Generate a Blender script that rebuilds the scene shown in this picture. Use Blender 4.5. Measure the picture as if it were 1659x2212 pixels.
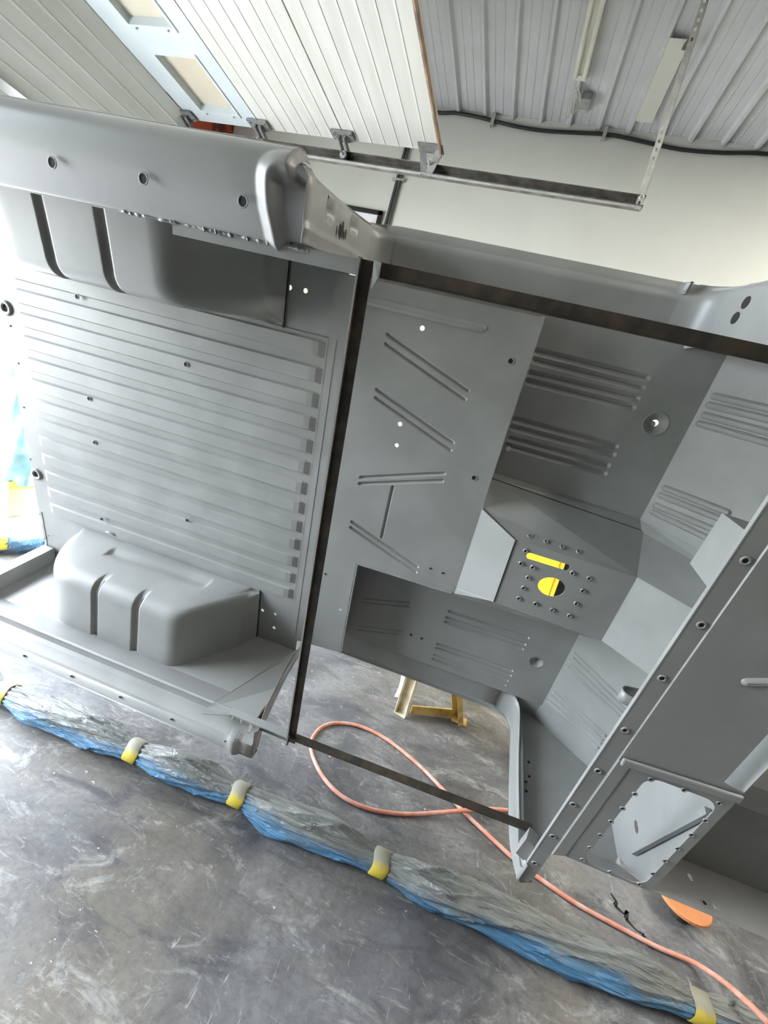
import bpy, bmesh, math, random
from mathutils import Vector, Matrix
from mathutils.geometry import delaunay_2d_cdt
random.seed(7)
for o in list(bpy.data.objects): bpy.data.objects.remove(o)
SC = bpy.context.scene
COL = SC.collection

# ------------------------------------------------------------------ camera
cd = bpy.data.cameras.new('camera'); cam = bpy.data.objects.new('camera', cd); COL.objects.link(cam)
cd.sensor_fit = 'HORIZONTAL'; cd.sensor_width = 36.0; cd.lens = 947.016*36/1659
cd.clip_start = 0.02; cd.clip_end = 500
cam.matrix_world = Matrix(((0.9335, -0.2989, 0.1981, 0), (0.2406, 0.1124, -0.9641, 0), (0.2659, 0.9476, 0.1768, 1.5), (0, 0, 0, 1)))
SC.camera = cam
# ------------------------------------------------------------------ sky, sun, exposure
W = bpy.data.worlds.new('sky'); SC.world = W; W.use_nodes = True
bg = W.node_tree.nodes['Background']
bg.inputs[0].default_value = (0.80, 0.89, 1.0, 1); bg.inputs[1].default_value = 25.0
sd = bpy.data.lights.new('sun', 'SUN'); sd.energy = 4.0; sd.angle = 0.01; sd.color = (1, .95, .86)
sun = bpy.data.objects.new('sun', sd); COL.objects.link(sun); sun.rotation_euler = (math.radians(-38), math.radians(14), 0)
VS = SC.view_settings
VS.view_transform = 'Standard'; VS.look = 'None'; VS.gamma = 1; VS.use_curve_mapping = False; VS.exposure = 0.48

# ------------------------------------------------------------------ materials
def nodes_of(m):
    m.use_nodes = True
    return m.node_tree.nodes, m.node_tree.links, m.node_tree.nodes['Principled BSDF']
def mat(name, c, rough=.5, metal=0, var=.0, vscale=6, bump=0, bscale=200, spec=.5, c2=None, mix=(.45, .6), stretch=(1, 1, 1), detail=6, coord='Object', rough2=None):
    m = bpy.data.materials.new(name); N, L, P = nodes_of(m)
    P.inputs['Base Color'].default_value = (*c, 1); P.inputs['Roughness'].default_value = rough; P.inputs['Metallic'].default_value = metal
    P.inputs['Specular IOR Level'].default_value = spec
    if var or c2 or bump:
        tc = N.new('ShaderNodeTexCoord'); mp = N.new('ShaderNodeMapping'); mp.inputs['Scale'].default_value = stretch
        L.new(tc.outputs[coord], mp.inputs[0])
    if var or c2:
        nz = N.new('ShaderNodeTexNoise'); nz.inputs['Scale'].default_value = vscale; nz.inputs['Detail'].default_value = detail
        L.new(mp.outputs[0], nz.inputs['Vector'])
        r = N.new('ShaderNodeValToRGB'); L.new(nz.outputs[0], r.inputs[0])
        r.color_ramp.elements[0].position, r.color_ramp.elements[1].position = mix
        if c2: a, b = c, c2
        else: a, b = tuple(x*(1-var) for x in c), tuple(min(1, x*(1+var)) for x in c)
        r.color_ramp.elements[0].color = (*a, 1); r.color_ramp.elements[1].color = (*b, 1)
        L.new(r.outputs[0], P.inputs['Base Color'])
        if rough2 is not None:
            r2 = N.new('ShaderNodeMapRange'); r2.inputs['To Min'].default_value = rough; r2.inputs['To Max'].default_value = rough2
            L.new(nz.outputs[0], r2.inputs[0]); L.new(r2.outputs[0], P.inputs['Roughness'])
    if bump:
        nb = N.new('ShaderNodeTexNoise'); nb.inputs['Scale'].default_value = bscale; nb.inputs['Detail'].default_value = 3
        L.new(mp.outputs[0], nb.inputs['Vector'])
        bp = N.new('ShaderNodeBump'); bp.inputs['Strength'].default_value = bump; bp.inputs['Distance'].default_value = .002
        L.new(nb.outputs[0], bp.inputs['Height']); L.new(bp.outputs[0], P.inputs['Normal'])
    return m
M = {}
M['primer'] = mat('grey_primer', (.250, .249, .238), .37, 0, .07, 5, .06, 420, .5)
M['void'] = mat('dark_opening', (.008, .008, .008), .8)
M['steel'] = mat('bare_steel', (.040, .036, .030), .42, .35, .0, 30, .1, 150, .5, c2=(.085, .066, .045), mix=(.4, .7))
M['litedge'] = mat('lit_steel_edge', (.42, .41, .38), .3, .7)  # light catching the angle iron's edge, put into a brighter colour
M['zinc'] = mat('zinc_bolt', (.55, .55, .52), .3, .8)
M['wall'] = mat('white_wall_paint', (.64, .64, .575), .45, 0, .02, 2, .03, 60)
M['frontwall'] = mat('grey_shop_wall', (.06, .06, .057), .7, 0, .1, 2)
M['brick'] = mat('red_brown_wall', (.42, .075, .028), .75, 0, 0, 9, .3, 60, .3, c2=(.10, .035, .025), mix=(.48, .62))
M['ceil'] = mat('white_ceiling_metal', (.57, .578, .59), .38, 0, .03, 3)
M['doorp'] = mat('white_door_panel', (.50, .50, .465), .42, 0, 0, 3, .08, 90, .5, c2=(.42, .415, .375), mix=(.35, .75), stretch=(6, .6, 1))
M['doorw'] = mat('pale_blue_white_door_panel', (.44, .485, .50), .4, 0, .03, 3)
M['track'] = mat('galvanised_track', (.105, .092, .075), .6, .2, 0, 14, 0, c2=(.19, .18, .165), mix=(.4, .65))
M['trackl'] = mat('dull_galvanised_steel', (.36, .36, .35), .5, .4, .1, 20)
M['hinge'] = mat('dull_hinge_steel', (.20, .20, .195), .5, .3, .1, 30)
M['hangst'] = mat('pale_perforated_steel', (.55, .54, .49), .5, .3, .08, 20)
M['black'] = mat('black_rubber', (.018, .018, .018), .45)
M['conduit'] = mat('grey_black_conduit', (.07, .07, .07), .4)
M['lampw'] = mat('cream_lamp_tube', (.75, .74, .66), .35)
M['rust'] = mat('rust', (.22, .08, .03), .9, 0, .3, 30)
M['hose'] = mat('salmon_rubber_hose', (.52, .20, .13), .5, 0, 0, 22, .1, 300, .4, c2=(.58, .34, .28), mix=(.4, .7))
M['tape'] = mat('yellow_masking_tape', (.62, .50, .05), .55, 0, .12, 25)
M['yellow'] = mat('yellow_enamel', (.86, .58, .045), .35, 0, .02, 4)
M['standy'] = mat('worn_yellow_steel', (.50, .36, .12), .55, 0, 0, 16, .1, 80, .4, c2=(.34, .22, .06), mix=(.42, .65))
M['standw'] = mat('worn_cream_steel', (.62, .57, .44), .5, 0, 0, 10, .1, 80, .4, c2=(.34, .24, .11), mix=(.45, .7))
M['whitep'] = mat('white_plastic', (.80, .80, .77), .4)
M['orange'] = mat('orange_plastic', (.50, .19, .065), .5, 0, .05, 20)
M['kraft'] = mat('brown_cardboard', (.42, .34, .21), .8, 0, .08, 12)
M['wood'] = mat('weathered_wood', (.30, .21, .14), .75, 0, 0, 8, .1, 60, .3, c2=(.17, .12, .09), stretch=(1, 1, 8))
M['gravel'] = mat('sunlit_apron', (.55, .52, .48), .8, 0, .12, 3)
M['lawn'] = mat('lawn', (.16, .42, .04), .9, 0, .2, 2)
M['framek'] = mat('black_picture_frame', (.015, .015, .013), .4)
M['paper'] = mat('white_poster_paper', (.78, .78, .80), .6, 0, .03, 5)
M['gold'] = mat('gold_print', (.75, .42, .06), .5)
M['alu'] = mat('bright_aluminium', (.85, .85, .88), .12, 1)
def concrete():
    m = bpy.data.materials.new('stained_concrete'); N, L, P = nodes_of(m)
    tc = N.new('ShaderNodeTexCoord')
    def noise(scale, detail, rough=.6, st=(1, 1, 1), rot=0, dist=0):
        mp = N.new('ShaderNodeMapping'); mp.inputs['Scale'].default_value = st; mp.inputs['Rotation'].default_value = (0, 0, rot)
        L.new(tc.outputs['Object'], mp.inputs[0])
        n = N.new('ShaderNodeTexNoise'); n.inputs['Scale'].default_value = scale; n.inputs['Detail'].default_value = detail
        n.inputs['Roughness'].default_value = rough; n.inputs['Distortion'].default_value = dist
        L.new(mp.outputs[0], n.inputs['Vector']); return n
    def ramp(n, a, b, ca, cb):
        r = N.new('ShaderNodeValToRGB'); L.new(n.outputs[0], r.inputs[0]); e = r.color_ramp.elements
        e[0].position, e[1].position = a, b; e[0].color = (*ca, 1); e[1].color = (*cb, 1); return r
    def mixc(f, a, b):
        x = N.new('ShaderNodeMix'); x.data_type = 'RGBA'
        L.new(f.outputs[0], x.inputs[0])
        for s, i in ((a, 6), (b, 7)):
            if isinstance(s, tuple): x.inputs[i].default_value = (*s, 1)
            else: L.new(s.outputs['Result'] if s.type == 'MIX' else s.outputs[0], x.inputs[i])
        return x
    base = ramp(noise(1.7, 9, .66, dist=.6), .38, .64, (.050, .050, .056), (.185, .182, .180))
    brown = ramp(noise(1.0, 6, .6, rot=.4), .47, .64, (0, 0, 0), (.7, .7, .7))
    a = mixc(brown, base, (.16, .138, .105))
    dark = ramp(noise(3.1, 7, .7, (1, 2.6, 1), .8, 1.2), .52, .66, (0, 0, 0), (.75, .75, .75))
    a2 = mixc(dark, a, (.040, .040, .045))
    blot = ramp(noise(4.2, 10, .78, (1, 1.7, 1), .5, 1.0), .535, .68, (0, 0, 0), (.8, .8, .8))
    b = mixc(blot, a2, (.33, .325, .31))
    fine = ramp(noise(46, 6, .75), .45, .72, (.0, .0, .0), (.55, .55, .55))
    b2 = mixc(fine, b, (.045, .045, .048))
    s1 = ramp(noise(6, 7, .7, (1, 5, 1), .55, 1.6), .60, .70, (0, 0, 0), (.55, .55, .55))
    c = mixc(s1, b2, (.36, .355, .34))
    s2 = ramp(noise(9, 6, .7, (6, 1, 1), .9, .9), .63, .70, (0, 0, 0), (.6, .6, .6))
    d = mixc(s2, c, (.36, .355, .34))
    sp = ramp(noise(38, 3, .6), .70, .73, (0, 0, 0), (.8, .8, .8))
    e = mixc(sp, d, (.52, .51, .48))
    L.new(e.outputs['Result'], P.inputs['Base Color'])
    rr = N.new('ShaderNodeMapRange'); rr.inputs['To Min'].default_value = .36; rr.inputs['To Max'].default_value = .66; P.inputs['Specular IOR Level'].default_value = .4
    nn = noise(4, 6); L.new(nn.outputs[0], rr.inputs[0]); L.new(rr.outputs[0], P.inputs['Roughness'])
    bp = N.new('ShaderNodeBump'); bp.inputs['Strength'].default_value = .25; bp.inputs['Distance'].default_value = .003
    nb = noise(30, 6); L.new(nb.outputs[0], bp.inputs['Height']); L.new(bp.outputs[0], P.inputs['Normal'])
    return m
M['concrete'] = concrete()
def wrap_mat():
    # thin blue masking film; grey paint dust lies on its upper side (stays with the film)
    m = bpy.data.materials.new('blue_plastic_film'); N, L, P = nodes_of(m)
    tc = N.new('ShaderNodeTexCoord'); at = N.new('ShaderNodeAttribute'); at.attribute_name = 'dust'
    nz = N.new('ShaderNodeTexNoise'); nz.inputs['Scale'].default_value = 9; nz.inputs['Detail'].default_value = 6; L.new(tc.outputs['Object'], nz.inputs['Vector'])
    ad = N.new('ShaderNodeMath'); ad.operation = 'MULTIPLY_ADD'; ad.inputs[1].default_value = .9; L.new(nz.outputs[0], ad.inputs[0]); L.new(at.outputs['Fac'], ad.inputs[2])
    r = N.new('ShaderNodeValToRGB'); e = r.color_ramp.elements; e[0].position = .50; e[1].position = .88
    e[0].color = (.065, .18, .31, 1); e[1].color = (.20, .205, .19, 1); k = e.new(.72); k.color = (.12, .19, .25, 1)
    L.new(ad.outputs[0], r.inputs[0]); L.new(r.outputs[0], P.inputs['Base Color'])
    P.inputs['Roughness'].default_value = .38
    mp = N.new('ShaderNodeMapping'); mp.inputs['Scale'].default_value = (3.5, 22, 22); mp.inputs['Rotation'].default_value = (.3, .25, .45)
    L.new(tc.outputs['Object'], mp.inputs[0])
    nb = N.new('ShaderNodeTexNoise'); nb.inputs['Scale'].default_value = 3.5; nb.inputs['Detail'].default_value = 6; nb.inputs['Distortion'].default_value = 1.2
    L.new(mp.outputs[0], nb.inputs['Vector'])
    bp = N.new('ShaderNodeBump'); bp.inputs['Strength'].default_value = .9; bp.inputs['Distance'].default_value = .02
    L.new(nb.outputs[0], bp.inputs['Height']); L.new(bp.outputs[0], P.inputs['Normal'])
    return m
M['teal'] = mat('pale_teal_film', (.13, .25, .27), .4, 0, 0, 7, .5, 20, .5, c2=(.22, .30, .29), mix=(.4, .65))
M['film'] = wrap_mat()
def tape_mat():
    m = bpy.data.materials.new('dusty_yellow_tape'); N, L, P = nodes_of(m)
    at = N.new('ShaderNodeAttribute'); at.attribute_name = 'dust'; tc = N.new('ShaderNodeTexCoord')
    nz = N.new('ShaderNodeTexNoise'); nz.inputs['Scale'].default_value = 30; L.new(tc.outputs['Object'], nz.inputs['Vector'])
    ad = N.new('ShaderNodeMath'); ad.operation = 'MULTIPLY_ADD'; ad.inputs[1].default_value = .5; L.new(nz.outputs[0], ad.inputs[0]); L.new(at.outputs['Fac'], ad.inputs[2])
    r = N.new('ShaderNodeValToRGB'); e = r.color_ramp.elements; e[0].position = .55; e[1].position = .85; e[0].color = (.46, .35, .035, 1); e[1].color = (.235, .22, .165, 1)
    L.new(ad.outputs[0], r.inputs[0]); L.new(r.outputs[0], P.inputs['Base Color']); P.inputs['Roughness'].default_value = .6
    return m
M['dtape'] = tape_mat()
def glass():
    m = bpy.data.materials.new('window_glass'); N, L, P = nodes_of(m)
    P.inputs['Base Color'].default_value = (.93, .90, .86, 1); P.inputs['Roughness'].default_value = .05
    P.inputs['Transmission Weight'].default_value = 1; P.inputs['IOR'].default_value = 1.45
    out = [n for n in N if n.type == 'OUTPUT_MATERIAL'][0]
    D = N.new('ShaderNodeBsdfDiffuse'); D.inputs[0].default_value = (.74, .70, .58, 1); mx = N.new('ShaderNodeMixShader'); mx.inputs[0].default_value = .45
    tr = N.new('ShaderNodeBsdfTransparent'); tr.inputs[0].default_value = (.95, .92, .86, 1)
    gl = N.new('ShaderNodeBsdfGlossy'); gl.inputs[1].default_value = .08; m2 = N.new('ShaderNodeMixShader'); m2.inputs[0].default_value = .08
    L.new(tr.outputs[0], m2.inputs[1]); L.new(gl.outputs[0], m2.inputs[2]); L.new(m2.outputs[0], mx.inputs[1]); L.new(D.outputs[0], mx.inputs[2]); L.new(mx.outputs[0], out.inputs[0])
    return m
M['glass'] = glass()

# ------------------------------------------------------------------ builders
def tag(o, label=None, cat=None, group=None, kind=None):
    if label: o['label'] = label
    if cat: o['category'] = cat
    if group: o['group'] = group
    if kind: o['kind'] = kind
    return o
def empty(name, loc=(0, 0, 0), mw=None, parent=None):
    o = bpy.data.objects.new(name, None); COL.objects.link(o); o.empty_display_size = .1
    if mw is not None: o.matrix_world = mw
    else: o.location = loc
    if parent: o.parent = parent
    return o
class MB:
    def __init__(s, f=None): s.v = []; s.f = []; s.s = []; s.m = []; s.t = f or (lambda a, b, c: (a, b, c))
    def add(s, pts, faces, smooth=False, m=0):
        n = len(s.v); s.v += [s.t(*p) for p in pts]
        for f in faces: s.f.append([n+i for i in f]); s.s.append(smooth); s.m.append(m)
        return s
    def quad(s, a, b, c, d, m=0): return s.add([a, b, c, d], [(0, 1, 2, 3)], False, m)
    def poly(s, pts, m=0): return s.add(pts, [tuple(range(len(pts)))], False, m)
    def box(s, lo, hi, m=0):
        x0, y0, z0 = lo; x1, y1, z1 = hi
        return s.add([(x0, y0, z0), (x1, y0, z0), (x1, y1, z0), (x0, y1, z0), (x0, y0, z1), (x1, y0, z1), (x1, y1, z1), (x0, y1, z1)],
                     [(0, 3, 2, 1), (4, 5, 6, 7), (0, 1, 5, 4), (1, 2, 6, 5), (2, 3, 7, 6), (3, 0, 4, 7)], False, m)
    def hexa(s, p, m=0): return s.add(p, [(0, 3, 2, 1), (4, 5, 6, 7), (0, 1, 5, 4), (1, 2, 6, 5), (2, 3, 7, 6), (3, 0, 4, 7)], False, m)
    def grid(s, rows, smooth=True, closed=False, m=0):
        nr, nc = len(rows), len(rows[0]); fs = []
        for i in range(nr-1):
            for j in range(nc if closed else nc-1):
                k = (j+1) % nc; fs.append((i*nc+j, i*nc+k, (i+1)*nc+k, (i+1)*nc+j))
        return s.add([p for r in rows for p in r], fs, smooth, m)
    def tube(s, path, r, n=10, caps=True, m=0, smooth=True):
        P = [Vector(p) for p in path]; rs = r if isinstance(r, (list, tuple)) else [r]*len(P); rows = []; nrm = None
        for i, p in enumerate(P):
            t = (P[min(i+1, len(P)-1)]-P[max(i-1, 0)]).normalized()
            if nrm is None: nrm = t.orthogonal().normalized()
            nrm = (nrm-t*nrm.dot(t)).normalized(); b = t.cross(nrm)
            rows.append([tuple(p+(nrm*math.cos(2*math.pi*k/n)+b*math.sin(2*math.pi*k/n))*rs[i]) for k in range(n)])
        s.grid(rows, smooth, True, m)
        if caps: s.poly(rows[0][::-1], m); s.poly(rows[-1], m)
        return s
    def bar(s, a, b, w, h, up=(0, 0, 1), m=0):
        a, b, up = Vector(a), Vector(b), Vector(up); t = (b-a).normalized(); x = t.cross(up).normalized(); y = x.cross(t)
        c = lambda p, i, j: tuple(p+x*(i*w/2)+y*(j*h/2))
        return s.hexa([c(a, -1, -1), c(a, 1, -1), c(b, 1, -1), c(b, -1, -1), c(a, -1, 1), c(a, 1, 1), c(b, 1, 1), c(b, -1, 1)], m)
    def ring(s, c, n, ro, ri, h, seg=12, m=0, m2=None):
        # small collar with a dark centre: axis n
        c, n = Vector(c), Vector(n).normalized(); a = n.orthogonal().normalized(); b = n.cross(a); rows = []
        for r, z in ((ro, 0), (ro*.97, h), (ri*1.15, h), (ri, h*.5), (ri, 0.0002)):
            rows.append([tuple(c+(a*math.cos(2*math.pi*k/seg)+b*math.sin(2*math.pi*k/seg))*r+n*z) for k in range(seg)])
        s.grid(rows, True, True, m); s.poly(rows[-1], m if m2 is None else m2); return s
    def build(s, name, mats, parent=None, recalc=True, face=None, solid=0, merge=0, label=None, bevel=0):
        me = bpy.data.meshes.new(name); me.from_pydata(s.v, [], s.f)
        for mm in (mats if isinstance(mats, (list, tuple)) else [mats]): me.materials.append(mm)
        for p, sm, mi in zip(me.polygons, s.s, s.m): p.use_smooth = sm; p.material_index = mi
        bm = bmesh.new(); bm.from_mesh(me)
        if merge: bmesh.ops.remove_doubles(bm, verts=bm.verts, dist=merge)
        if face is not None:
            c = Vector(face); bm.normal_update()
            for f in bm.faces:
                if f.normal.dot(c-f.calc_center_median()) < 0: f.normal_flip()
        elif recalc: bmesh.ops.recalc_face_normals(bm, faces=bm.faces)
        bm.to_mesh(me); bm.free()
        o = bpy.data.objects.new(name, me); COL.objects.link(o)
        if parent: o.parent = parent
        if solid:
            md = o.modifiers.new('thickness', 'SOLIDIFY'); md.thickness = solid; md.offset = -1
        if bevel:
            md = o.modifiers.new('edge', 'BEVEL'); md.width = bevel; md.segments = 2; md.limit_method = 'ANGLE'
        if label: o['label'] = label
        return o
def copy_to(o, parent, loc=None, mw=None, label=None):
    c = o.copy(); COL.objects.link(c); c.parent = parent
    if loc is not None: c.location = loc
    if mw is not None: c.matrix_local = mw
    if label: c['label'] = label
    elif 'label' in c.keys(): del c['label']
    return c
def inpoly(p, poly):
    x, y = p; r = False; j = len(poly)-1
    for i in range(len(poly)):
        (xi, yi), (xj, yj) = poly[i], poly[j]
        if (yi > y) != (yj > y) and x < (xj-xi)*(y-yi)/(yj-yi)+xi: r = not r
        j = i
    return r
def capsule(p0, p1, r, n=6):
    a = math.atan2(p1[1]-p0[1], p1[0]-p0[0]); o = []
    for k in range(n+1):
        t = a-math.pi/2+math.pi*k/n; o.append((p1[0]+r*math.cos(t), p1[1]+r*math.sin(t)))
    for k in range(n+1):
        t = a+math.pi/2+math.pi*k/n; o.append((p0[0]+r*math.cos(t), p0[1]+r*math.sin(t)))
    return o
def circle(c, rx, ry=None, n=18, rot=0):
    ry = ry or rx; o = []
    for k in range(n):
        t = 2*math.pi*k/n; x, y = rx*math.cos(t), ry*math.sin(t)
        o.append((c[0]+x*math.cos(rot)-y*math.sin(rot), c[1]+x*math.sin(rot)+y*math.cos(rot)))
    return o
def rrect(x0, y0, x1, y1, r, n=5):
    o = []
    for cx, cy, a0 in ((x1-r, y1-r, 0), (x0+r, y1-r, 90), (x0+r, y0+r, 180), (x1-r, y0+r, 270)):
        for k in range(n+1):
            t = math.radians(a0+90*k/n); o.append((cx+r*math.cos(t), cy+r*math.sin(t)))
    return o
def plate(mb, fr, outer, holes=(), ribs=(), cups=(), m=0):
    """pressed sheet: outer polygon, real holes, ribs = (p0, p1, radius, depth) troughs (depth > 0 is away), cups = (centre, radius, depth, hole radius)"""
    loops = [list(outer)]+[list(h) for h in holes]
    rr = [capsule(*r[:3]) for r in ribs]; cc = [circle(c[0], c[1], None, 24) for c in cups]
    cut = loops[1:]+rr+cc
    V, E = [], []
    for lp in [loops[0]]+cut:
        n = len(V); V += [Vector(p) for p in lp]; E += [(n+i, n+(i+1) % len(lp)) for i in range(len(lp))]
    ov, oe, of, *_ = delaunay_2d_cdt(V, E, [], 0, 1e-6)
    fs = []
    for f in of:
        c = sum((ov[i] for i in f), Vector((0, 0)))/len(f)
        if inpoly(c, loops[0]) and not any(inpoly(c, h) for h in cut): fs.append(tuple(f))
    mb.add([fr(p[0], p[1], 0) for p in ov], fs, False, m)
    for r in ribs:
        p0, p1, R, d = r; rows = []
        for k, h in ((1, 0), (.82, .22), (.6, .62), (.3, .94), (.06, 1)):
            rows.append([fr(x, y, -d*h) for x, y in capsule(p0, p1, R*k)])
        mb.grid(rows, True, True, m); mb.poly(rows[-1], m)
    for c in cups:
        ctr, R, d, hr = c; rows = []
        for k, h in ((1, 0), (.85, .12), (.55, .75), (.42, 1), (hr/R, 1)):
            rows.append([fr(x, y, -d*h) for x, y in circle(ctr, R*k, None, 24)])
        mb.grid(rows, True, True, m)
        if hr < .001: mb.poly(rows[-1], m)
    return mb

def smooth_path(P, n=6):
    P = [Vector(p) for p in P]; o = []
    for i in range(len(P)-1):
        a, b_, c, d = P[max(i-1, 0)], P[i], P[i+1], P[min(i+2, len(P)-1)]
        for k in range(n):
            t = k/n; o.append(.5*((2*b_)+(c-a)*t+(2*a-5*b_+4*c-d)*t*t+(3*b_-a-3*c+d)*t**3))
    return o+[P[-1]]
# ================================================================== SETTING
XW, YB, XR, YF, ZC = -3.26, 4.10, 6.0, -4.5, 4.23
tag(MB().box((XW-.14, YF, -.12), (XR, YB, 0)).build('floor', M['concrete']), 'dark stained concrete shop floor with pale scuffs', kind='structure')
tag(MB().box((-300, -200, -.3), (XW-.14, 300, -.03)).build('driveway', M['gravel']), 'pale sunlit apron outside the open door', kind='structure')
tag(MB().box((-130, -200, -.1), (-34, 300, 0.0)).build('lawn', M['lawn']), 'strip of green lawn far outside the door', kind='structure')
tag(MB().box((XW, YB, 0), (XR, YB+.12, ZC+.2)).build('wall_back', M['wall']), 'smooth white wall below the ribbed ceiling', kind='structure')
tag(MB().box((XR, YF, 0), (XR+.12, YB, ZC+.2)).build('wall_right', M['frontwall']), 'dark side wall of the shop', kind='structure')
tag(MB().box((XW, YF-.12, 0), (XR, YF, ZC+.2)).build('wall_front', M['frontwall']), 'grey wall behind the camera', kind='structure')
OY0, OY1, OZ = -.8, 2.84, 2.62
b = MB(); b.box((XW-.12, YF, 0), (XW, OY0, ZC+.2)); b.box((XW-.12, OY1, 0), (XW, 3.27, ZC+.2)); b.box((XW-.12, OY0, OZ), (XW, OY1, ZC+.2))
tag(b.build('wall_left', M['wall']), 'cream wall around the open overhead door', kind='structure')
tag(MB().box((XW-.12, 3.27, 0), (XW, YB+.12, ZC+.2)).build('trim_1', M['brick']), 'red brown wall strip in the corner beside the door track', kind='structure')
# ceiling: flat deck with ribbed metal sheets as pieces
ceil = tag(MB().box((XW, YF, ZC+.03), (XR, YB, ZC+.2)).build('ceiling', M['ceil']), 'white ribbed metal ceiling', kind='structure')
P_ = .2286; prof = []
for k in range(4):
    x = k*P_
    prof += [(x-.004, 0), (x+.012, -.030), (x+.034, -.030), (x+.050, 0), (x+.094, 0), (x+.097, -.003), (x+.103, -.003), (x+.106, 0), (x+.158, 0), (x+.161, -.003), (x+.167, -.003), (x+.170, 0)]
prof.append((4*P_-.005, 0))
b = MB(); b.grid([[(x, YF, z) for x, z in prof], [(x, YB-.002, z) for x, z in prof]], False)
sheet = b.build('ceiling_panel', M['ceil'], ceil, face=(.4, 0, -3), solid=.0008)
X0 = -1.1565-P_*9-.02
sheet.location = (X0, 0, ZC)
for k in range(1, 9): copy_to(sheet, ceil, (X0+k*4*P_, 0, ZC))

# ---- overhead door (open): sections hinged together, rolled back under the ceiling
door = tag(empty('door_1', (-1.7, 2.78, 3.12)), 'white sectional overhead door rolled up under the ceiling', kind='structure')
def rel(o, base): o.location = Vector(o.location)-Vector(base)
DB = (-1.7, 2.78, 3.12)
DY0, DY1 = -1.35, 2.785
def section(x0, z0, x1, z1, m, n=9, wins=False):
    d = Vector((x1-x0, 0, z1-z0)); L_ = d.length; d /= L_; nn = Vector((d.z, 0, -d.x))      # nn looks down into the room
    if nn.z > 0: nn = -nn
    fr = lambda a, y, h: tuple(Vector((x0, y, z0))+d*a+nn*h-Vector(DB))
    b = MB()
    if not wins:
        pr = [(0.004, 0)]
        for k in range(1, n):
            a = L_*k/n; pr += [(a-.012, .0), (a-.002, .0018), (a+.001, -.0006), (a+.004, 0)]
        pr += [(L_-.004, 0)]
        b.grid([[fr(a, DY0, h) for a, h in pr], [fr(a, DY1, h) for a, h in pr]], False)
        o = b.build('door_section', m, door, face=tuple(nn*9), solid=.04)
        return o, fr, L_
    outer = [(.004, DY0), (L_-.004, DY0), (L_-.004, DY1), (.004, DY1)]
    holes = [[(w[0], w[1]), (w[2], w[1]), (w[2], w[3]), (w[0], w[3])] for w in wins]
    plate(b, fr, outer, holes)
    o = b.build('door_section', m, door, face=tuple(nn*9), solid=.04, label='pale blue white door section with two glazed openings')
    for w in wins:
        f = MB(); x0_, y0_, x1_, y1_ = w; t = .045
        rows = [rrect(x0_-.012, y0_-.012, x1_+.012, y1_+.012, .01), rrect(x0_-.008, y0_-.008, x1_+.008, y1_+.008, .01), rrect(x0_+.006, y0_+.012, x1_-.006, y1_-.022, .006), rrect(x0_+.008, y0_+.014, x1_-.008, y1_-.026, .006)]
        f.grid([[fr(a, y, h) for a, y in r] for r, h in zip(rows, (0, .006, .006, -.03))], False, True)
        fo = f.build('window_frame', M['doorw'], o, face=tuple(nn*9))
        for sx, sy in ((.15, 1), (.85, 1)):
            g = MB(); g.ring(fr(x0_+(x1_-x0_)*sx, y1_-.006, .010), nn, .006, .003, .003, 8, 0, 0); g.build('screw', M['trackl'], o)
        g = MB(); g.box((0, 0, 0), (1, 1, 1)); g.v = [fr(x0_+.004+a*(x1_-x0_-.008), y0_+.004+y*(y1_-y0_-.008), -.034+h*.005) for a, y, h in g.v]
        g.build('window_pane', M['glass'], o)
    return o, fr, L_
seams = [(-.823, 3.13), (-1.427, 3.12), (-2.000, 3.115), (-2.549, 3.11), (-2.872, 2.652)]
section(*seams[1], *seams[0], M['doorp'], 7)
section(*seams[2], *seams[1], M['doorp'], 7)
section(*seams[3], *seams[2], M['doorw'], 9, [(.155, 2.27, .43, 2.70), (.155, 1.62, .43, 2.13), (.155, .98, .43, 1.48), (.155, .33, .43, .83), (.155, -.32, .43, .18), (.155, -.97, .43, -.47)])
section(*seams[4], *seams[3], M['doorp'], 7)
b = MB(); b.bar((-2.878-DB[0], DY0-DB[1], 2.640-DB[2]), (-2.878-DB[0], DY1-.05-DB[1], 2.640-DB[2]), .045, .022, (.82, 0, -.57))
b.build('bottom_retainer', M['alu'], door, label='bright aluminium strip along the lower door edge')
b = MB(); b.bar((-.818-DB[0], DY0-DB[1], 3.108-DB[2]), (-.818-DB[0], DY1-DB[1], 3.112-DB[2]), .010, .030)
b.build('top_edge_strip', M['wood'], door, label='brown edge strip on the front end of the door')
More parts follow.
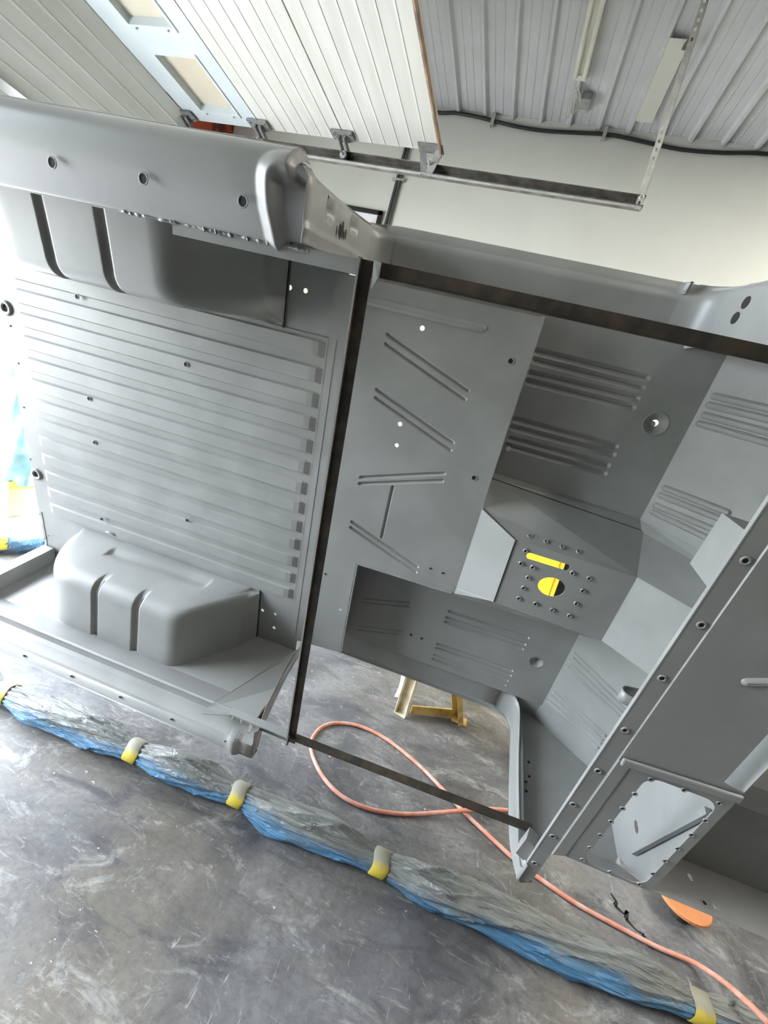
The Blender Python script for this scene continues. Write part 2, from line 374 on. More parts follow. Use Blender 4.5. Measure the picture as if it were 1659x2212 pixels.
# hinges with rollers
for i, (x, z) in enumerate(seams[:4]):
    if i == 0: x -= .045
    y = DY1-.03
    b = MB(lambda a, c, e: (a+x-DB[0], c+y-DB[1], e+z-DB[2]))
    if i:
        b.hexa([(-.055, -.05, -.012), (0, -.05, -.012), (0, .03, -.012), (-.055, .01, -.012), (-.055, -.05, -.004), (0, -.05, -.004), (0, .03, -.004), (-.055, .01, -.004)])
        b.hexa([(0, -.05, -.012), (.055, -.05, -.012), (.055, .01, -.012), (0, .03, -.012), (0, -.05, -.004), (.055, -.05, -.004), (.055, .01, -.004), (0, .03, -.004)])
        b.tube([(-.018, -.03, -.02), (-.018, .05, -.035)], .009, 8); b.tube([(.012, -.03, -.02), (.012, .05, -.035)], .009, 8)
        b.bar((-.02, .045, -.04), (.0, .06, -.075), .03, .008)
        for sx in (-.04, .04):
            for sy in (-.035, -.005): b.ring((sx, sy, -.012), (0, 0, -1), .007, .004, .004, 8)
    else:
        b.bar((-.05, .02, -.01), (-.02, .03, -.11), .030, .005, (0, 1, 0)); b.bar((.035, .0, -.01), (.0, .03, -.10), .035, .005, (0, 1, 0))
        b.box((-.07, -.03, -.01), (.05, .03, -.004))
    b.v = [tuple(Vector((x-DB[0], y-DB[1], z-DB[2]))+(Vector(p)-Vector((x-DB[0], y-DB[1], z-DB[2])))*1.25) for p in b.v]
    b.build('hinge', M['hinge'], door)
    b = MB(lambda a, c, e: (a+x-DB[0], c+y-DB[1], e+z-DB[2]))
    b.tube([(0, -.02, -.08), (0, .035, -.08)], .006, 8); b.tube([(0, .03, -.08), (0, .05, -.08)], .022, 12)
    b.build('roller', M['trackl'], door)
# door track: C rail, curve, hanger
TB = (.34, 2.80, 3.04)
track = tag(empty('door_track', TB), 'long steel door track hanging by the white back wall with its curved left end', 'door track')
path = [Vector((.342, 2.82, 3.035)), Vector((-2.50, 2.82, 3.035))]
for k in range(1, 9):
    a = math.radians(90*k/8); path.append(Vector((-2.50-.5*math.sin(a), 2.82, 3.035-.5*(1-math.cos(a)))))
path.append(Vector((-3.0, 2.82, 0.0)))
cp = [(-.028, .030), (-.030, .026), (-.018, .030), (.012, .030), (.030, .022), (.030, -.022), (.012, -.030), (-.022, -.030), (-.030, -.020)]
rows = []
for i, p in enumerate(path):
    t = (path[min(i+1, len(path)-1)]-path[max(i-1, 0)]).normalized(); up = Vector((0, 1, 0)).cross(t).normalized()
    if i == 0: up = Vector((0, 0, 1))
    if up.z < 0 and i < 3: up = -up
    if i >= 3:
        prev = rows_up
        if up.dot(prev) < 0: up = -up
    rows_up = up
    rows.append([tuple(p+Vector((0, a, 0))+up*c-Vector(TB)) for a, c in cp[1:]])
b = MB(); b.grid(rows, False); b.build('rail', M['track'], track, face=(-1, -3, -3), solid=.003)
b = MB(); b.bar((-.005, -.012, -.038), (-2.3, -.012, -.038), .02, .004); b.build('rail_lip', M['trackl'], track)
b = MB()
hx, hy = 0, 0
p0 = Vector((.335, 2.80, 3.00)); p1 = Vector((.318, 2.86, ZC-.01))
def hang_strip(a, c, w, ax):
    a, c = Vector(a), Vector(c); t = (c-a); L_ = t.length; t /= L_; x = Vector(ax); x = (x-t*x.dot(t)).normalized(); nn = t.cross(x)
    fr = lambda q, r, h: tuple(a+t*q+x*r+nn*h-Vector(TB))
    hs = [circle((.03+k*.045, w/2), .012, w*.22, 8) for k in range(int((L_-.06)/.045))]
    bb = MB(); plate(bb, fr, [(0, 0), (L_, 0), (L_, w), (0, w)], hs); return bb
hang_strip(p0, p1, .032, (-1, 0, 0)).build('hanger_strip', M['hangst'], track, recalc=False, solid=.003)
hang_strip(p0+Vector((.0, 0, 0)), p1+Vector((.0, 0, 0)), .03, (0, 1, 0)).build('hanger_strip', M['trackl'], track, recalc=False, solid=.003)
b = MB(); b.bar(Vector((.318, 2.87, ZC-.35))-Vector(TB), Vector((.333, 3.34, ZC-.03))-Vector(TB), .022, .022); b.build('hanger_brace', M['steel'], track)
b = MB(); b.box((.23-TB[0], 3.28-TB[1], ZC-.034-TB[2]), (.35-TB[0], YB-.15-TB[1], ZC-.031-TB[2])); b.build('backing_strip', M['wall'], track, label='white flat strip fixed along the ceiling ribs')
b = MB(); b.ring((.318-TB[0], 2.778-TB[1], 3.045-TB[2]), (0, -1, 0), .013, .006, .006, 10); b.build('bolt', M['zinc'], track)

# ---- unlit ceiling tube lamp with its socket box and looped cord
lb = (-.235, 3.60, ZC)
lamp = tag(empty('ceiling_tube_lamp', lb), 'unlit twin tube lamp fixed along the ribbed ceiling', 'lamp')
b = MB(); b.box((-.045, -2.4, -.04), (.045, 0, -.022)); b.build('tray', M['lampw'], lamp, bevel=.004)
for sx in (-.031, .031):
    b = MB(); b.tube([(sx, -2.4, -.058), (sx, -.02, -.058), (sx, 0, -.056)], [.017, .017, .009], 12); b.build('tube', M['lampw'], lamp)
b = MB(); b.box((-.05, -.015, -.05), (.05, .03, -.02)); b.build('end_cap', M['lampw'], lamp, bevel=.006)
sb = tag(empty('socket_box', (-.155, 3.80, ZC)), 'small grey socket box with looped white cord on the ceiling', 'socket')
b = MB(); b.box((-.035, -.05, -.07), (.035, .05, -.02)); b.build('box_body', M['trackl'], sb, bevel=.004)
b = MB(); b.box((-.028, .05, -.035), (.028, .13, -.02)); b.build('mounting_plate', M['hangst'], sb, bevel=.003)
for k in range(4):
    b = MB(); pts = []
    for i in range(25):
        t = i/24*2*math.pi; pts.append((-.075-.012*k+.035*math.sin(t)*(1-.15*k), .02+.115*math.cos(t)+.01*k, -.045-.008*k+.01*math.sin(2*t)))
    b.tube(pts, .003, 6, False); b.build('cord_loop', M['lampw'], sb)
b = MB(); b.tube([(-.075, -.19, -.05), (-.07, -.1, -.045), (-.05, 0, -.05), (-.035, .02, -.05)], .004, 6); b.build('cord', M['lampw'], sb)
# cable along the wall
cab = [(-1.3335,4.1804), (-1.1706,4.1943), (-0.9881,4.186), (-0.8455,4.1703), (-0.6267,4.1498), (-0.3989,4.145), (-0.1473,4.1606), (0.0485,4.1734), (0.2042,4.1685), (0.4519,4.1457), (0.656,4.1351), (0.9113,4.1476), (1.2113,4.1758)]
cab = [(-1.75, cab[0][1]+.01)]+cab+[(1.8, cab[-1][1]-.01), (2.6, cab[-1][1]+.01)]
b = MB(); b.tube(smooth_path([(x, 4.085, z) for x, z in cab]), .0135, 8)
cbo = tag(b.build('wall_cable', M['black']), 'black cable sagging along the top of the white back wall', 'cable')
for (x, z) in ((-0.8455,4.1703), (0.0485,4.1734)):
    b = MB(); b.box((x-.014, 4.062, z-.045), (x+.014, 4.099, z+.045)); b.build('cable_clip', M['zinc'], cbo)
cond = tag(empty('conduit', (-1.51, 4.08, 2.4)), 'pair of dark conduits running down the white back wall', 'conduit')
for dx in (-.014, .014):
    b = MB(); b.tube([(dx+.0, 0, 1.80), (dx-.015, 0, .8), (dx-.03, 0, -.9)], .0125, 8); b.build('pipe', M['conduit'], cond)
for z in (3.62, 3.17):
    b = MB(); b.box((-.065, -.016, z-2.4-.008), (.045, .018, z-2.4+.008)); b.build('pipe_clip', M['zinc'] if z > 3.4 else M['black'], cond)
pf = tag(empty('picture_frame', (-1.84, 4.09, 3.08)), 'black framed white poster on the back wall behind the tub edge', 'picture')
b = MB(); x0, x1, z0, z1 = -.25, .25, -.27, .27
for lo, hi in (((x0, -.02, z0), (x0+.035, .008, z1)), ((x1-.035, -.02, z0), (x1, .008, z1)), ((x0, -.02, z1-.035), (x1, .008, z1)), ((x0, -.02, z0), (x1, .008, z0+.035))): b.box(lo, hi)
b.build('frame', M['framek'], pf)
b = MB(); b.box((x0+.03, -.008, z0+.03), (x1-.03, 0, z1-.03)); b.build('poster', M['paper'], pf)
for k, (dx, dz, l, a) in enumerate(((.115, .12, .07, 1.9), (.125, .12, .07, 1.2), (.15, .12, .075, 1.9), (.16, .12, .075, 1.2), (.14, .155, .05, 2.2), (.17, .16, .04, 1.0), (.10, .15, .04, 2.0))):
    b = MB(); b.bar((dx-.5*l*math.cos(a), -.0095, dz-.5*l*math.sin(a)), (dx+.5*l*math.cos(a), -.0095, dz+.5*l*math.sin(a)), .006, .003, (0, 1, 0)); b.build('gold_stroke', M['gold'], pf)

# ================================================================== VEHICLE TUB (u forward, v towards the floor, w up from the load bed)
UX, VX, AX = Vector((.99934, .03626, 0)), Vector((-.01044, .28780, -.95763)), Vector((-.03472, .95700, .28799))
TM = Matrix.Identity(4)
for i in range(3): TM[i][0], TM[i][1], TM[i][2] = UX[i], -VX[i], -AX[i]
TM.translation = Vector((-.0473, 1.3045, 1.2566))
tub = tag(empty('vehicle_tub', mw=TM), 'grey primed open vehicle body tub turned on its side over the concrete floor', 'vehicle body')
T = lambda u, v, w: (u, -v, w)
CAMT = (0, .609, 1.18)
def tb(): return MB(T)
def part(b, name, m='primer', solid=.0016, label=None, merge=0, parent=None, face=True, bevel=0):
    return b.build(name, M[m] if isinstance(m, str) else m, parent or tub, face=CAMT if face else None, solid=solid, label=label, merge=merge, bevel=bevel)
FL = lambda w: (lambda a, c, h: (a, c, w+h))
# nut inserts / hole collars share one mesh
def insert_proto(name, ro, ri, h):
    b = MB(); b.ring((0, 0, 0), (0, 0, 1), ro, ri, h, 12, 0, 1); return b.build(name, [M['primer'], M['void']], tub)
_first = {}
def collar(name, u, v, w, n=(0, 0, 1), ro=.010, ri=.005, h=.003, parent=None):
    nn = Vector((n[0], -n[1], n[2])).normalized()
    mw = Matrix.Translation((u, -v, w)) @ nn.to_track_quat('Z', 'Y').to_matrix().to_4x4()
    key = (name, ro, ri, h)
    if key not in _first:
        _first[key] = insert_proto(name, ro, ri, h); o = _first[key]; o.matrix_local = mw; o.parent = parent or tub
        return o
    return copy_to(_first[key], parent or tub, mw=mw)
# --- load bed: ribbed floor
VB = .458; NR = 13; pit = 2*VB/NR
def bedprof(h):
    o = [(-VB, 0)]
    for k in range(NR):
        c = -VB+pit*(k+.5)
        o += [(c-.026, 0), (c-.0215, h), (c+.0155, h), (c+.020, 0)]
    return o+[(VB, 0)]
rows = []
for u, h in ((-1.605, 0), (-1.545, 0), (-1.533, .4), (-1.525, 1), (-.512, 1), (-.494, .8), (-.476, 0), (-.468, 0)):
    rows.append([(u, v, w) for v, w in bedprof(.0085*h)])
b = tb(); b.grid(rows, False); bed = part(b, 'load_bed', merge=.0001)
for px in ((-0.9072,-0.2879), (-1.283,-0.0875), (-1.2794,0.0679), (-0.9062,0.2557), (-1.2852,0.3802), (-1.287,-0.3996)): collar('bolt_hole', px[0], px[1], .0105, ro=.0085, ri=.0062, h=.0015, parent=None)
for px in ((-1.5905,-0.3071), (-1.5847,0.2868)): collar('mount_socket', px[0], px[1], .0005, ro=.024, ri=.012, h=.006)
for px in ((-1.5862,-0.2525), (-1.5805,-0.1323), (-1.5906,0.0248), (-1.6041,0.2307), (-1.6072,0.4716), (-1.5806,0.5665), (-1.6036,0.5884), (-1.5827,0.6178)): collar('rivet_hole', px[0], px[1], .0004, ro=.0035, ri=.0026, h=.001)
# --- floor pieces before and behind the wheel housings
for s in (-1, 1):
    hs = [(-0.5538,-0.5587), (-0.5994,-0.5577)] if s < 0 else [(-0.5928,0.5471), (-0.5408,0.5428), (-0.5385,0.6109)]
    b = tb(); plate(b, FL(-.004), [(-.68, s*.45), (-.44, s*.45), (-.44, s*.69), (-.68, s*.69)], [circle(p, .0065) for p in hs]); part(b, 'wheel_house_floor')
    b = tb(); plate(b, FL(-.004), [(-1.605, s*.45), (-1.20, s*.45), (-1.20, s*.69), (-1.605, s*.69)]); part(b, 'rear_corner_floor')
# --- wheel housings
def smin(a, b_, k):
    h = max(k-abs(a-b_), 0)/k; return min(a, b_)-h*h*k*.25
def house(s):
    rows = []; nU = 220
    for i in range(nU+1):
        u = -1.397+.797*(i/nU)**1.25
        H = smin(smin(.25*math.sqrt(max(0, 1-(max(0, -1.20-u)/.196)**2)) if u > -1.396 else 0, (-.605-u)*1.42, .05), .247, .03); H = max(H, 0)
        r = min(.05, H*.95+.0005); row = []
        g = 0
        for gu in (-1.10, -.935):
            d = (u-gu)/.0140
            if abs(d) < 1: g = max(g, min(1, 2.2*(.5+.5*math.cos(math.pi*d))))
        prof = []
        for k in range(13): prof.append((.458+.010*k/12, (H-r)*k/12, (-1, 0), (k/12)))
        for k in range(1, 11):
            a = math.pi/2*k/10; prof.append((.468+r-r*math.cos(a), H-r+r*math.sin(a), (-math.cos(a), math.sin(a)), 1))
        v1 = .468+r
        for k in range(1, 9): prof.append((v1+(.695-v1)*k/8, H+(.022*k/8 if H > .05 else 0), (0, 1), 1))
        for v, w, (nv, nw), q in prof:
            dep = .0110*g*max(0, min(1, (w-.175)/.045))*(1 if H > .2 else 0)
            if s > 0 and w < .12 and nv < -.9:
                a, b_ = (-1.185, .072), (-.80, .052); t = max(0, min(1, ((u-a[0])*(b_[0]-a[0])+(w-a[1])*(b_[1]-a[1]))/((b_[0]-a[0])**2+(b_[1]-a[1])**2)))
                dd = math.hypot(u-a[0]-t*(b_[0]-a[0]), w-a[1]-t*(b_[1]-a[1]))/.022
                if dd < 1: dep = .009*min(1, 1.7*(.5+.5*math.cos(math.pi*dd)))
            row.append((u, s*(v-nv*dep), w-nw*dep-.004*(1 if w < .001 else 0)))
        rows.append(row)
    b = tb(); b.grid(rows, True); return part(b, 'wheel_house', solid=0)
for s in (-1, 1):
    house(s)
    b = tb(); b.box((-.609, s*.455, -.003), (-.6045, s*.69, .001)); part(b, 'house_seam', 'void', 0, face=False)
# --- body sides: inner panel, stepped bed rail with rolled edge, outer skin
def sweep(prof, us, s, off=None):
    rows = []
    for u, d in us:
        rows.append([(u, s*(v+(d*nv)), w+d*nw) for v, w, nv, nw in prof])
    return rows
for s in (-1, 1):
    b = tb(); b.grid(sweep([(.684, -.006, 0, 0), (.682, .262, 0, 0), (.678, .270, 0, 0), (.640, .340, 0, 0), (.636, .347, 0, 0)], [(-1.62, 0), (-.44, 0)], s), False); part(b, 'side_panel')
    pr = [(.636, .347, 0, 0), (.6385, .353, 0, 0), (.644, .342, 0, 0), (.672, .350, 0, 0), (.679, .362, 0, 0), (.688, .394, -.3, .6), (.694, .400, 0, 1), (.742, .402, 0, 1), (.757, .399, .3, .9), (.768, .390, .7, .7), (.775, .375, 1, 0), (.778, .35, 1, 0)]
    if s < 0: pr = [(.636, .350, 0, .3), (.640, .358, -.1, .5), (.655, .368, 0, .8), (.672, .380, 0, 1), (.688, .391, 0, 1), (.706, .398, 0, 1), (.730, .4015, 0, 1), (.748, .401, .2, 1), (.760, .397, .4, .9), (.770, .388, .7, .7), (.776, .373, 1, 0), (.778, .35, 1, 0)]
    ST_ = [(-1.62, 0), (-.482, 0), (-.474, .001), (-.467, .002), (-.459, .005), (-.451, .006), (-.444, .005), (-.437, .001), (-.430, -.004), (-.424, -.006), (-.418, -.006), (-.388, -.006)]
    b = tb()
    if s > 0: b.grid(sweep(pr[:7], ST_, s), False); b.grid(sweep(pr[6:], ST_, s), True)
    else:
        pp = smooth_path([(v, w, 0) for v, w, _, _ in pr], 5); rows = []
        us = [-1.62, -1.2, -.8, -.52]+[-.50+.0036*i for i in range(33)]
        for u in us:
            sarc = 0; row = []
            for i, p in enumerate(pp):
                if i: sarc += (p-pp[i-1]).length
                t = (pp[min(i+1, len(pp)-1)]-pp[max(i-1, 0)]).normalized(); nv, nw = -t.y, t.x
                d = math.hypot(max(0, -.426-u), max(0, sarc-.104))
                sm = lambda x: x*x*(3-2*x)
                if d < .022: h = -.010+.020*sm(d/.022)
                elif d < .046: h = .010*(1-(d-.022)/.024)
                else: h = 0
                if u > -.415: h -= .016*sm(min(1, (u+.415)/.012))*min(1, max(0, (sarc-.098)/.012))
                row.append((u if u < -.404 else -.404+(u+.404)*max(0, min(1, (.116-sarc)/.012)), s*(p.x+nv*h), p.y+nw*h))
            rows.append(row)
        b.grid(rows, True)
    part(b, 'bed_rail')
    b = tb(); b.grid(sweep([(.777, .36, 0, 0), (.766, .30, 0, 0), (.755, .20, 0, 0), (.748, .05, 0, 0), (.742, -.12, 0, 0)], [(-1.62, 0), (-.436, 0)], s), False); part(b, 'outer_skin', face=False)
# rail mounting holes
for px in ((-0.8791,-0.6871), (-0.6857,-0.6902), (-0.4917,-0.6864)): collar('rail_hole', px[0], px[1], .4018, ro=.010, ri=.0075, h=.0015)
for px in ((-1.2417,0.7171), (-1.0484,0.7172), (-0.8578,0.7166), (-0.4712,0.7116), (-0.6651,0.717)): collar('rail_hole', px[0], px[1], .4018, ro=.007, ri=.005, h=.0012)
# --- door openings
PATH = [(-.386, .392), (-.380, .382), (-.384, .355), (-.402, .29), (-.427, .09), (-.430, 0), (-.430, -.07), (-.426, -.10), (-.412, -.122), (-.38, -.131), (-.30, -.132), (.28, -.132), (.345, -.130), (.385, -.117), (.408, -.09), (.416, -.045), (.417, .10), (.420, .28), (.432, .38), (.446, .42)]
INV = [.645, .645, .645, .645, .645, .64, .632, .625, .615, .607, .607, .607, .609, .615, .625, .635, .648, .652, .66, .66]
OUV = [.742, .742, .742, .742, .741, .738, .735, .733, .731, .730, .731, .731, .733, .737, .743, .750, .755, .755, .745, .738]
INB = [.630, .634, .640, .646, .664, .672, .66, .64]+INV[8:]
DIMP = [((-0.7192,0.2227), .040, .026, .013), ((-0.7194,0.0361), .038, .023, .012)]
def dimple(v, w):
    d = 0
    for (c, rw, rv, dep) in DIMP:
        x, y = (w-c[1])/rw, (v-c[0])/rv; q = (abs(x)**2.6+abs(y)**2.6)**(1/2.6)
        if q < 1: d = max(d, dep*min(1, 1.9*(.5+.5*math.cos(math.pi*q)))*(1-.35*x))
    return d
for s in (-1, 1):
    rows = []
    dense = 5 if s < 0 else 2
    sp = smooth_path([(p[0], p[1], 0) for p in PATH], dense)
    lin = lambda arr, x: arr[int(x)]+(arr[min(int(x)+1, len(arr)-1)]-arr[int(x)])*(x-int(x))
    if s < 0:
        q = []; idx = []
        for i in range(len(sp)-1):
            seg = (sp[i+1]-sp[i]).length; n = max(1, min(14, int(seg/.005))) if i < 36 else 1
            for k in range(n): q.append(sp[i].lerp(sp[i+1], k/n)); idx.append((i+k/n)/dense)
        q.append(sp[-1]); idx.append((len(sp)-1)/dense); sp = q
    else: idx = [i/dense for i in range(len(sp))]
    for i, P0 in enumerate(sp):
        u, w = P0.x, P0.y
        p, n_ = sp[max(i-1, 0)], sp[min(i+1, len(sp)-1)]; t = (n_-p).normalized(); nx, nz = -t.y, t.x
        iv, ov = lin(INB if s > 0 else INV, idx[i]), lin(OUV, idx[i]); f = max(0, min(1, min((idx[i]-7)/2, (15.6-idx[i])/4)))
        row = []
        nc = 30 if s < 0 else 3
        for k in range(nc+1):
            v = iv+(ov-.018-iv)*k/nc; d = dimple(-v, w) if (s < 0 and u < -.36) else 0
            lip = .004*max(0, 1-abs(v-(iv+.022))/.012) if s < 0 and idx[i] < 7 else 0
            row.append((u-nx*(d-lip), s*v, w-nz*(d-lip)))
        J = ((.001, -.004), (.004, .003), (.014, .011), (.028, .014), (.050, .013)); S_ = ((.000, -.003), (.009, .001), (.011, .005), (.0125, .024), (.017, .0255))
        for (h0_, v0_), (h1_, v1_) in zip(J, S_):
            hh, vv = h0_+(h1_-h0_)*f, v0_+(v1_-v0_)*f; row.append((u-nx*hh, s*(ov+vv), w-nz*hh))
        rows.append(row)
    b = tb(); b.grid(rows, True); part(b, 'door_surround')
    b = tb(); b.quad((-.43, s*.612, -.112), (.50, s*.612, -.112), (.42, s*.607, -.131), (-.43, s*.607, -.131)); part(b, 'sill_panel')
for px, rx, ry in (((-0.6972,0.1382), .0095, .0165), ((-0.694,0.1651), .0055, .010), ((-0.6933,0.1053), .0065, .010)):
    b = tb(); pts = circle(px, ry, rx, 16)
    b.poly([(-.4005-.0265*(.29-w)/.20+.0040, v, w) for v, w in pts]); part(b, 'latch_hole', 'void', .0006)
# lower side: triangular gusset behind the door opening
b = tb(); b.poly([(-.432, .672, -.006), (-.562, .632, .386), (-.556, .634, .398), (-0.4051,0.64,0.3361), (-.420, .664, .20), (-.424, .676, -.006)]); part(b, 'jamb_gusset', solid=.002)
b = tb(); b.bar((-.424, .674, .02), (-.405, .642, .392), .008, .004, (0, -1, 0)); part(b, 'gusset_lip', solid=0, face=False)
# weld along the lower lip of the upper rail, stray weld beads, small lug and screw
rs_, pt = [], []
for i in range(90):
    u = -.79+.40*i/89; pt.append((u, -.6365-.002*random.random(), .351+.003*random.random())); rs_.append(.0025+.0035*random.random()*(1 if random.random() > .3 else .2))
b = tb(); b.tube(pt, rs_, 6); part(b, 'weld_seam', 'primer', 0, face=False)
lg = (-1.2528,0.4407)
b = tb(); b.tube([(lg[0]+.022*math.cos(t), lg[1]-.012*math.sin(t), .004+.010*math.sin(t)) for t in [math.pi*k/10 for k in range(11)]], .004, 8); part(b, 'tie_lug', 'primer', 0, face=False)
sc_ = (0.0771,-0.2724)
b = tb(); b.tube([(sc_[0], sc_[1], -.112), (sc_[0], sc_[1], -.096)], .0055, 6); b.tube([(sc_[0], sc_[1], -.097), (sc_[0], sc_[1], -.093)], .008, 6, smooth=False); part(b, 'rusty_screw', 'zinc', 0, face=False)
# rear corner posts at the tailgate opening
for s in (-1, 1):
    b = tb(); b.add([(-1.612, s*.622, 0), (-1.562, s*.622, 0), (-1.562, s*.69, 0), (-1.612, s*.69, 0), (-1.612, s*.622, .40), (-1.562, s*.622, .40), (-1.562, s*.69, .40), (-1.612, s*.69, .40)], [(0, 3, 2, 1), (4, 5, 6, 7), (0, 1, 5, 4), (1, 2, 6, 5), (2, 3, 7, 6), (3, 0, 4, 7)]); part(b, 'rear_post', solid=0, face=False, bevel=.002)
b = tb(); b.box((-1.612, -.70, -.05), (-1.60, .70, -.002)); part(b, 'tail_crossmember', solid=0, face=False)
# --- seat platform with pressed ribs
R, Dp = .0068, .0055
ribs = [((-0.312,-0.5015), (-0.0727,-0.4158), R, Dp), ((-0.3109,-0.4776), (-0.0746,-0.3922), R, Dp), ((-0.3128,-0.3582), (-0.0744,-0.2729), R, Dp), ((-0.311,-0.3356), (-0.075,-0.2511), R, Dp),
        ((-0.3116,-0.093), (-0.0746,-0.1797), R, Dp), ((-0.311,-0.0731), (-0.0739,-0.1567), R, Dp), ((-0.2102,-0.0943), (-0.2091,0.0825), .006, Dp), ((-0.3129,0.0626), (-0.0766,0.144), R, Dp), ((-0.3125,0.0831), (-0.076,0.1654), R, Dp),
        ((-0.3763,-0.5692), (-0.0804,-0.5668), .011, -.006)]
holes = [circle((-0.2263,-0.5356), .0065), circle((-0.2292,-0.2834), .0062), circle((-0.2251,-0.2216), .0058), circle((-0.2954,0.4143), .0058)]
b = tb(); plate(b, FL(0), [(-.470, -.618), (.053, -.618), (.056, -.17), (.058, .196), (-.272, .205), (-.266, .607), (-.470, .63)], holes, ribs)
plat = part(b, 'seat_platform')
for px in ((0.0081,-0.5093), (0.009,-0.1927)): collar('bolt_hole', px[0], px[1], .0002, ro=.0085, ri=.0062, h=.0015)
for px in ((-0.0346,0.1349), (0.0066,0.1367), (-0.3706,0.2885)): collar('small_hole', px[0], px[1], .0002, ro=.0055, ri=.0042, h=.001)
b = tb(); b.quad((-.470, -.63, 0), (-.470, .63, 0), (-.472, .63, -.03), (-.472, -.63, -.03)); part(b, 'bed_step')
b = tb(); b.poly([(-.462, -.46, .0012), (-.448, -.46, .0012), (-.448, .60, .0012), (-.462, .60, .0012)]); part(b, 'step_seam', solid=.0025)
# --- footwells
R, Dp = .0115, .009; w0 = -.11
ribs = [((0.0665,-0.5383), (0.3445,-0.5357)), ((0.0697,-0.5153), (0.3437,-0.5121)), ((0.0692,-0.4812), (0.3432,-0.4844)), ((0.0689,-0.4601), (0.3434,-0.46)),
        ((0.0705,-0.3527), (0.3451,-0.3525)), ((0.0702,-0.3295), (0.3482,-0.3304)), ((0.0741,-0.2972), (0.3472,-0.297)), ((0.0743,-0.276), (0.3481,-0.2733))]
cu = (0.4143,-0.4341)
b = tb(); plate(b, FL(w0), [(.05, -.625), (.49, -.625), (.49, -.155), (.05, -.155)], [], [(*r, R, Dp) for r in ribs], [(cu, .033, .012, .009)]); b.poly([(.30, -.60, -.1105), (.505, -.60, -.1105), (.505, -.695, -.1125), (.415, -.695, -.125), (.30, -.64, -.128)]); part(b, 'driver_footwell')
b = tb(); b.tube([(cu[0]-.004, cu[1]+.004, -.127), (cu[0]-.004, cu[1]+.004, -.1235)], .0075, 12); b.build('drain_plug', M['zinc'], tub)
ribs = [((0.0692,0.35), (0.347,0.3481)), ((0.0689,0.3802), (0.3463,0.3787)), ((0.069,0.3998), (0.3457,0.4009)), ((0.0679,0.5087), (0.3437,0.5089)), ((0.068,0.5297), (0.346,0.5314)), ((0.0709,0.5616), (0.3439,0.5613)), ((0.0693,0.584), (0.3426,0.5839))]
rib2 = [((-0.2442,0.42), (-0.0747,0.3685)), ((-0.2463,0.4386), (-0.0733,0.3895)), ((-0.2423,0.5539), (-0.072,0.5056)), ((-0.2427,0.5731), (-0.0715,0.524))]
c2 = (0.4081,0.4357)
b = tb(); plate(b, FL(w0), [(-.285, .185), (.49, .185), (.49, .615), (-.285, .615)], [circle(c2, .0001)][:0], [(*r, .0075, .007) for r in ribs]+[(*r, .006, .003) for r in rib2], [(c2, .026, .012, .005)]); b.poly([(.36, .60, -.1105), (.505, .60, -.1105), (.505, .695, -.1125), (.415, .695, -.125), (.36, .64, -.128)]); part(b, 'passenger_footwell')
for px in ((-0.0367,0.5081), (0.0049,0.5076)): collar('small_hole', px[0], px[1], -.1098, ro=.0065, ri=.005, h=.001)
b = tb(); b.quad((.053, -.62, 0), (.053, -.155, 0), (.051, -.155, -.112), (.051, -.62, -.112)); part(b, 'footwell_riser')
b = tb(); b.quad((-.272, .200, 0), (-.266, .610, 0), (-.284, .610, -.112), (-.284, .19, -.112)); part(b, 'footwell_riser')
b = tb(); b.quad((-.275, .203, 0), (.058, .196, 0), (.058, .194, -.112), (-.284, .199, -.112)); part(b, 'footwell_riser')
b = tb(); b.bar((-.268, .208, .001), (-.262, .60, .001), .004, .003); b.bar((-.27, .204, .0012), (.05, .196, .0012), .008, .003); part(b, 'platform_lip', solid=0, face=False)
# --- transmission tunnel
WT = .06
nutp = [(437, 391), (521, 418), (605, 445), (690, 470), (416, 450), (392, 513), (452, 533), (428, 586), (405, 639), (381, 692), (467, 720), (552, 751), (641, 781), (675, 719), (708, 653), (742, 590), (656, 562)]
nut = [(0.2,-0.0876), (0.2446,-0.087), (0.2888,-0.0863), (0.3325,-0.0868), (0.2006,-0.0532), (0.2015,-0.0124), (0.2344,-0.0119), (0.2337,0.0239), (0.2335,0.0606), (0.2327,0.0983), (0.2811,0.0981), (0.3291,0.1001), (0.3781,0.1004), (0.3795,0.0559), (0.3794,0.0107), (0.3804,-0.0316), (0.3354,-0.0321)]
sa, sb_ = (0.2185,-0.041), (0.3122,-0.0429)
slot = capsule((0.218,-0.0423), (0.31,-0.042), .0135, 5)
sl0, sl1 = (0.2032,-0.0521), (0.3249,-0.0324)
b = tb(); plate(b, FL(WT), [(.166, -.076), (.486, -.076), (.486, .146), (.172, .137)], [rrect(sa[0]-.011, sa[1]-.0105, sb_[0]+.011, sa[1]+.0095, .008), circle((0.3016,0.0308), .0362, .0305, 30)])
tun = part(b, 'tunnel_cover', label='flat gearbox cover with slot, round opening and threaded inserts')
b = tb(); b.poly([(.166, -.076, WT), (.489, -.076, WT-.001), (.502, -.152, -.085), (.057, -.178, -.085), (.057, -.112, .001)]); part(b, 'tunnel_side')
b = tb(); b.poly([(.057, -.178, -.085), (.498, -.152, -.085), (.498, -.172, -.109), (.054, -.188, -.109)]); part(b, 'tunnel_flange')
b = tb(); b.bar((.057, -.177, -.083), (.495, -.151, -.083), .0025, .002); part(b, 'tunnel_seam', 'void', 0, face=False)
b = tb(); b.quad((.050, -.118, -.004), (.052, .199, -.004), (.172, .137, WT), (.166, -.076, WT)); part(b, 'tunnel_ramp', label='pale sloping end plate of the tunnel')
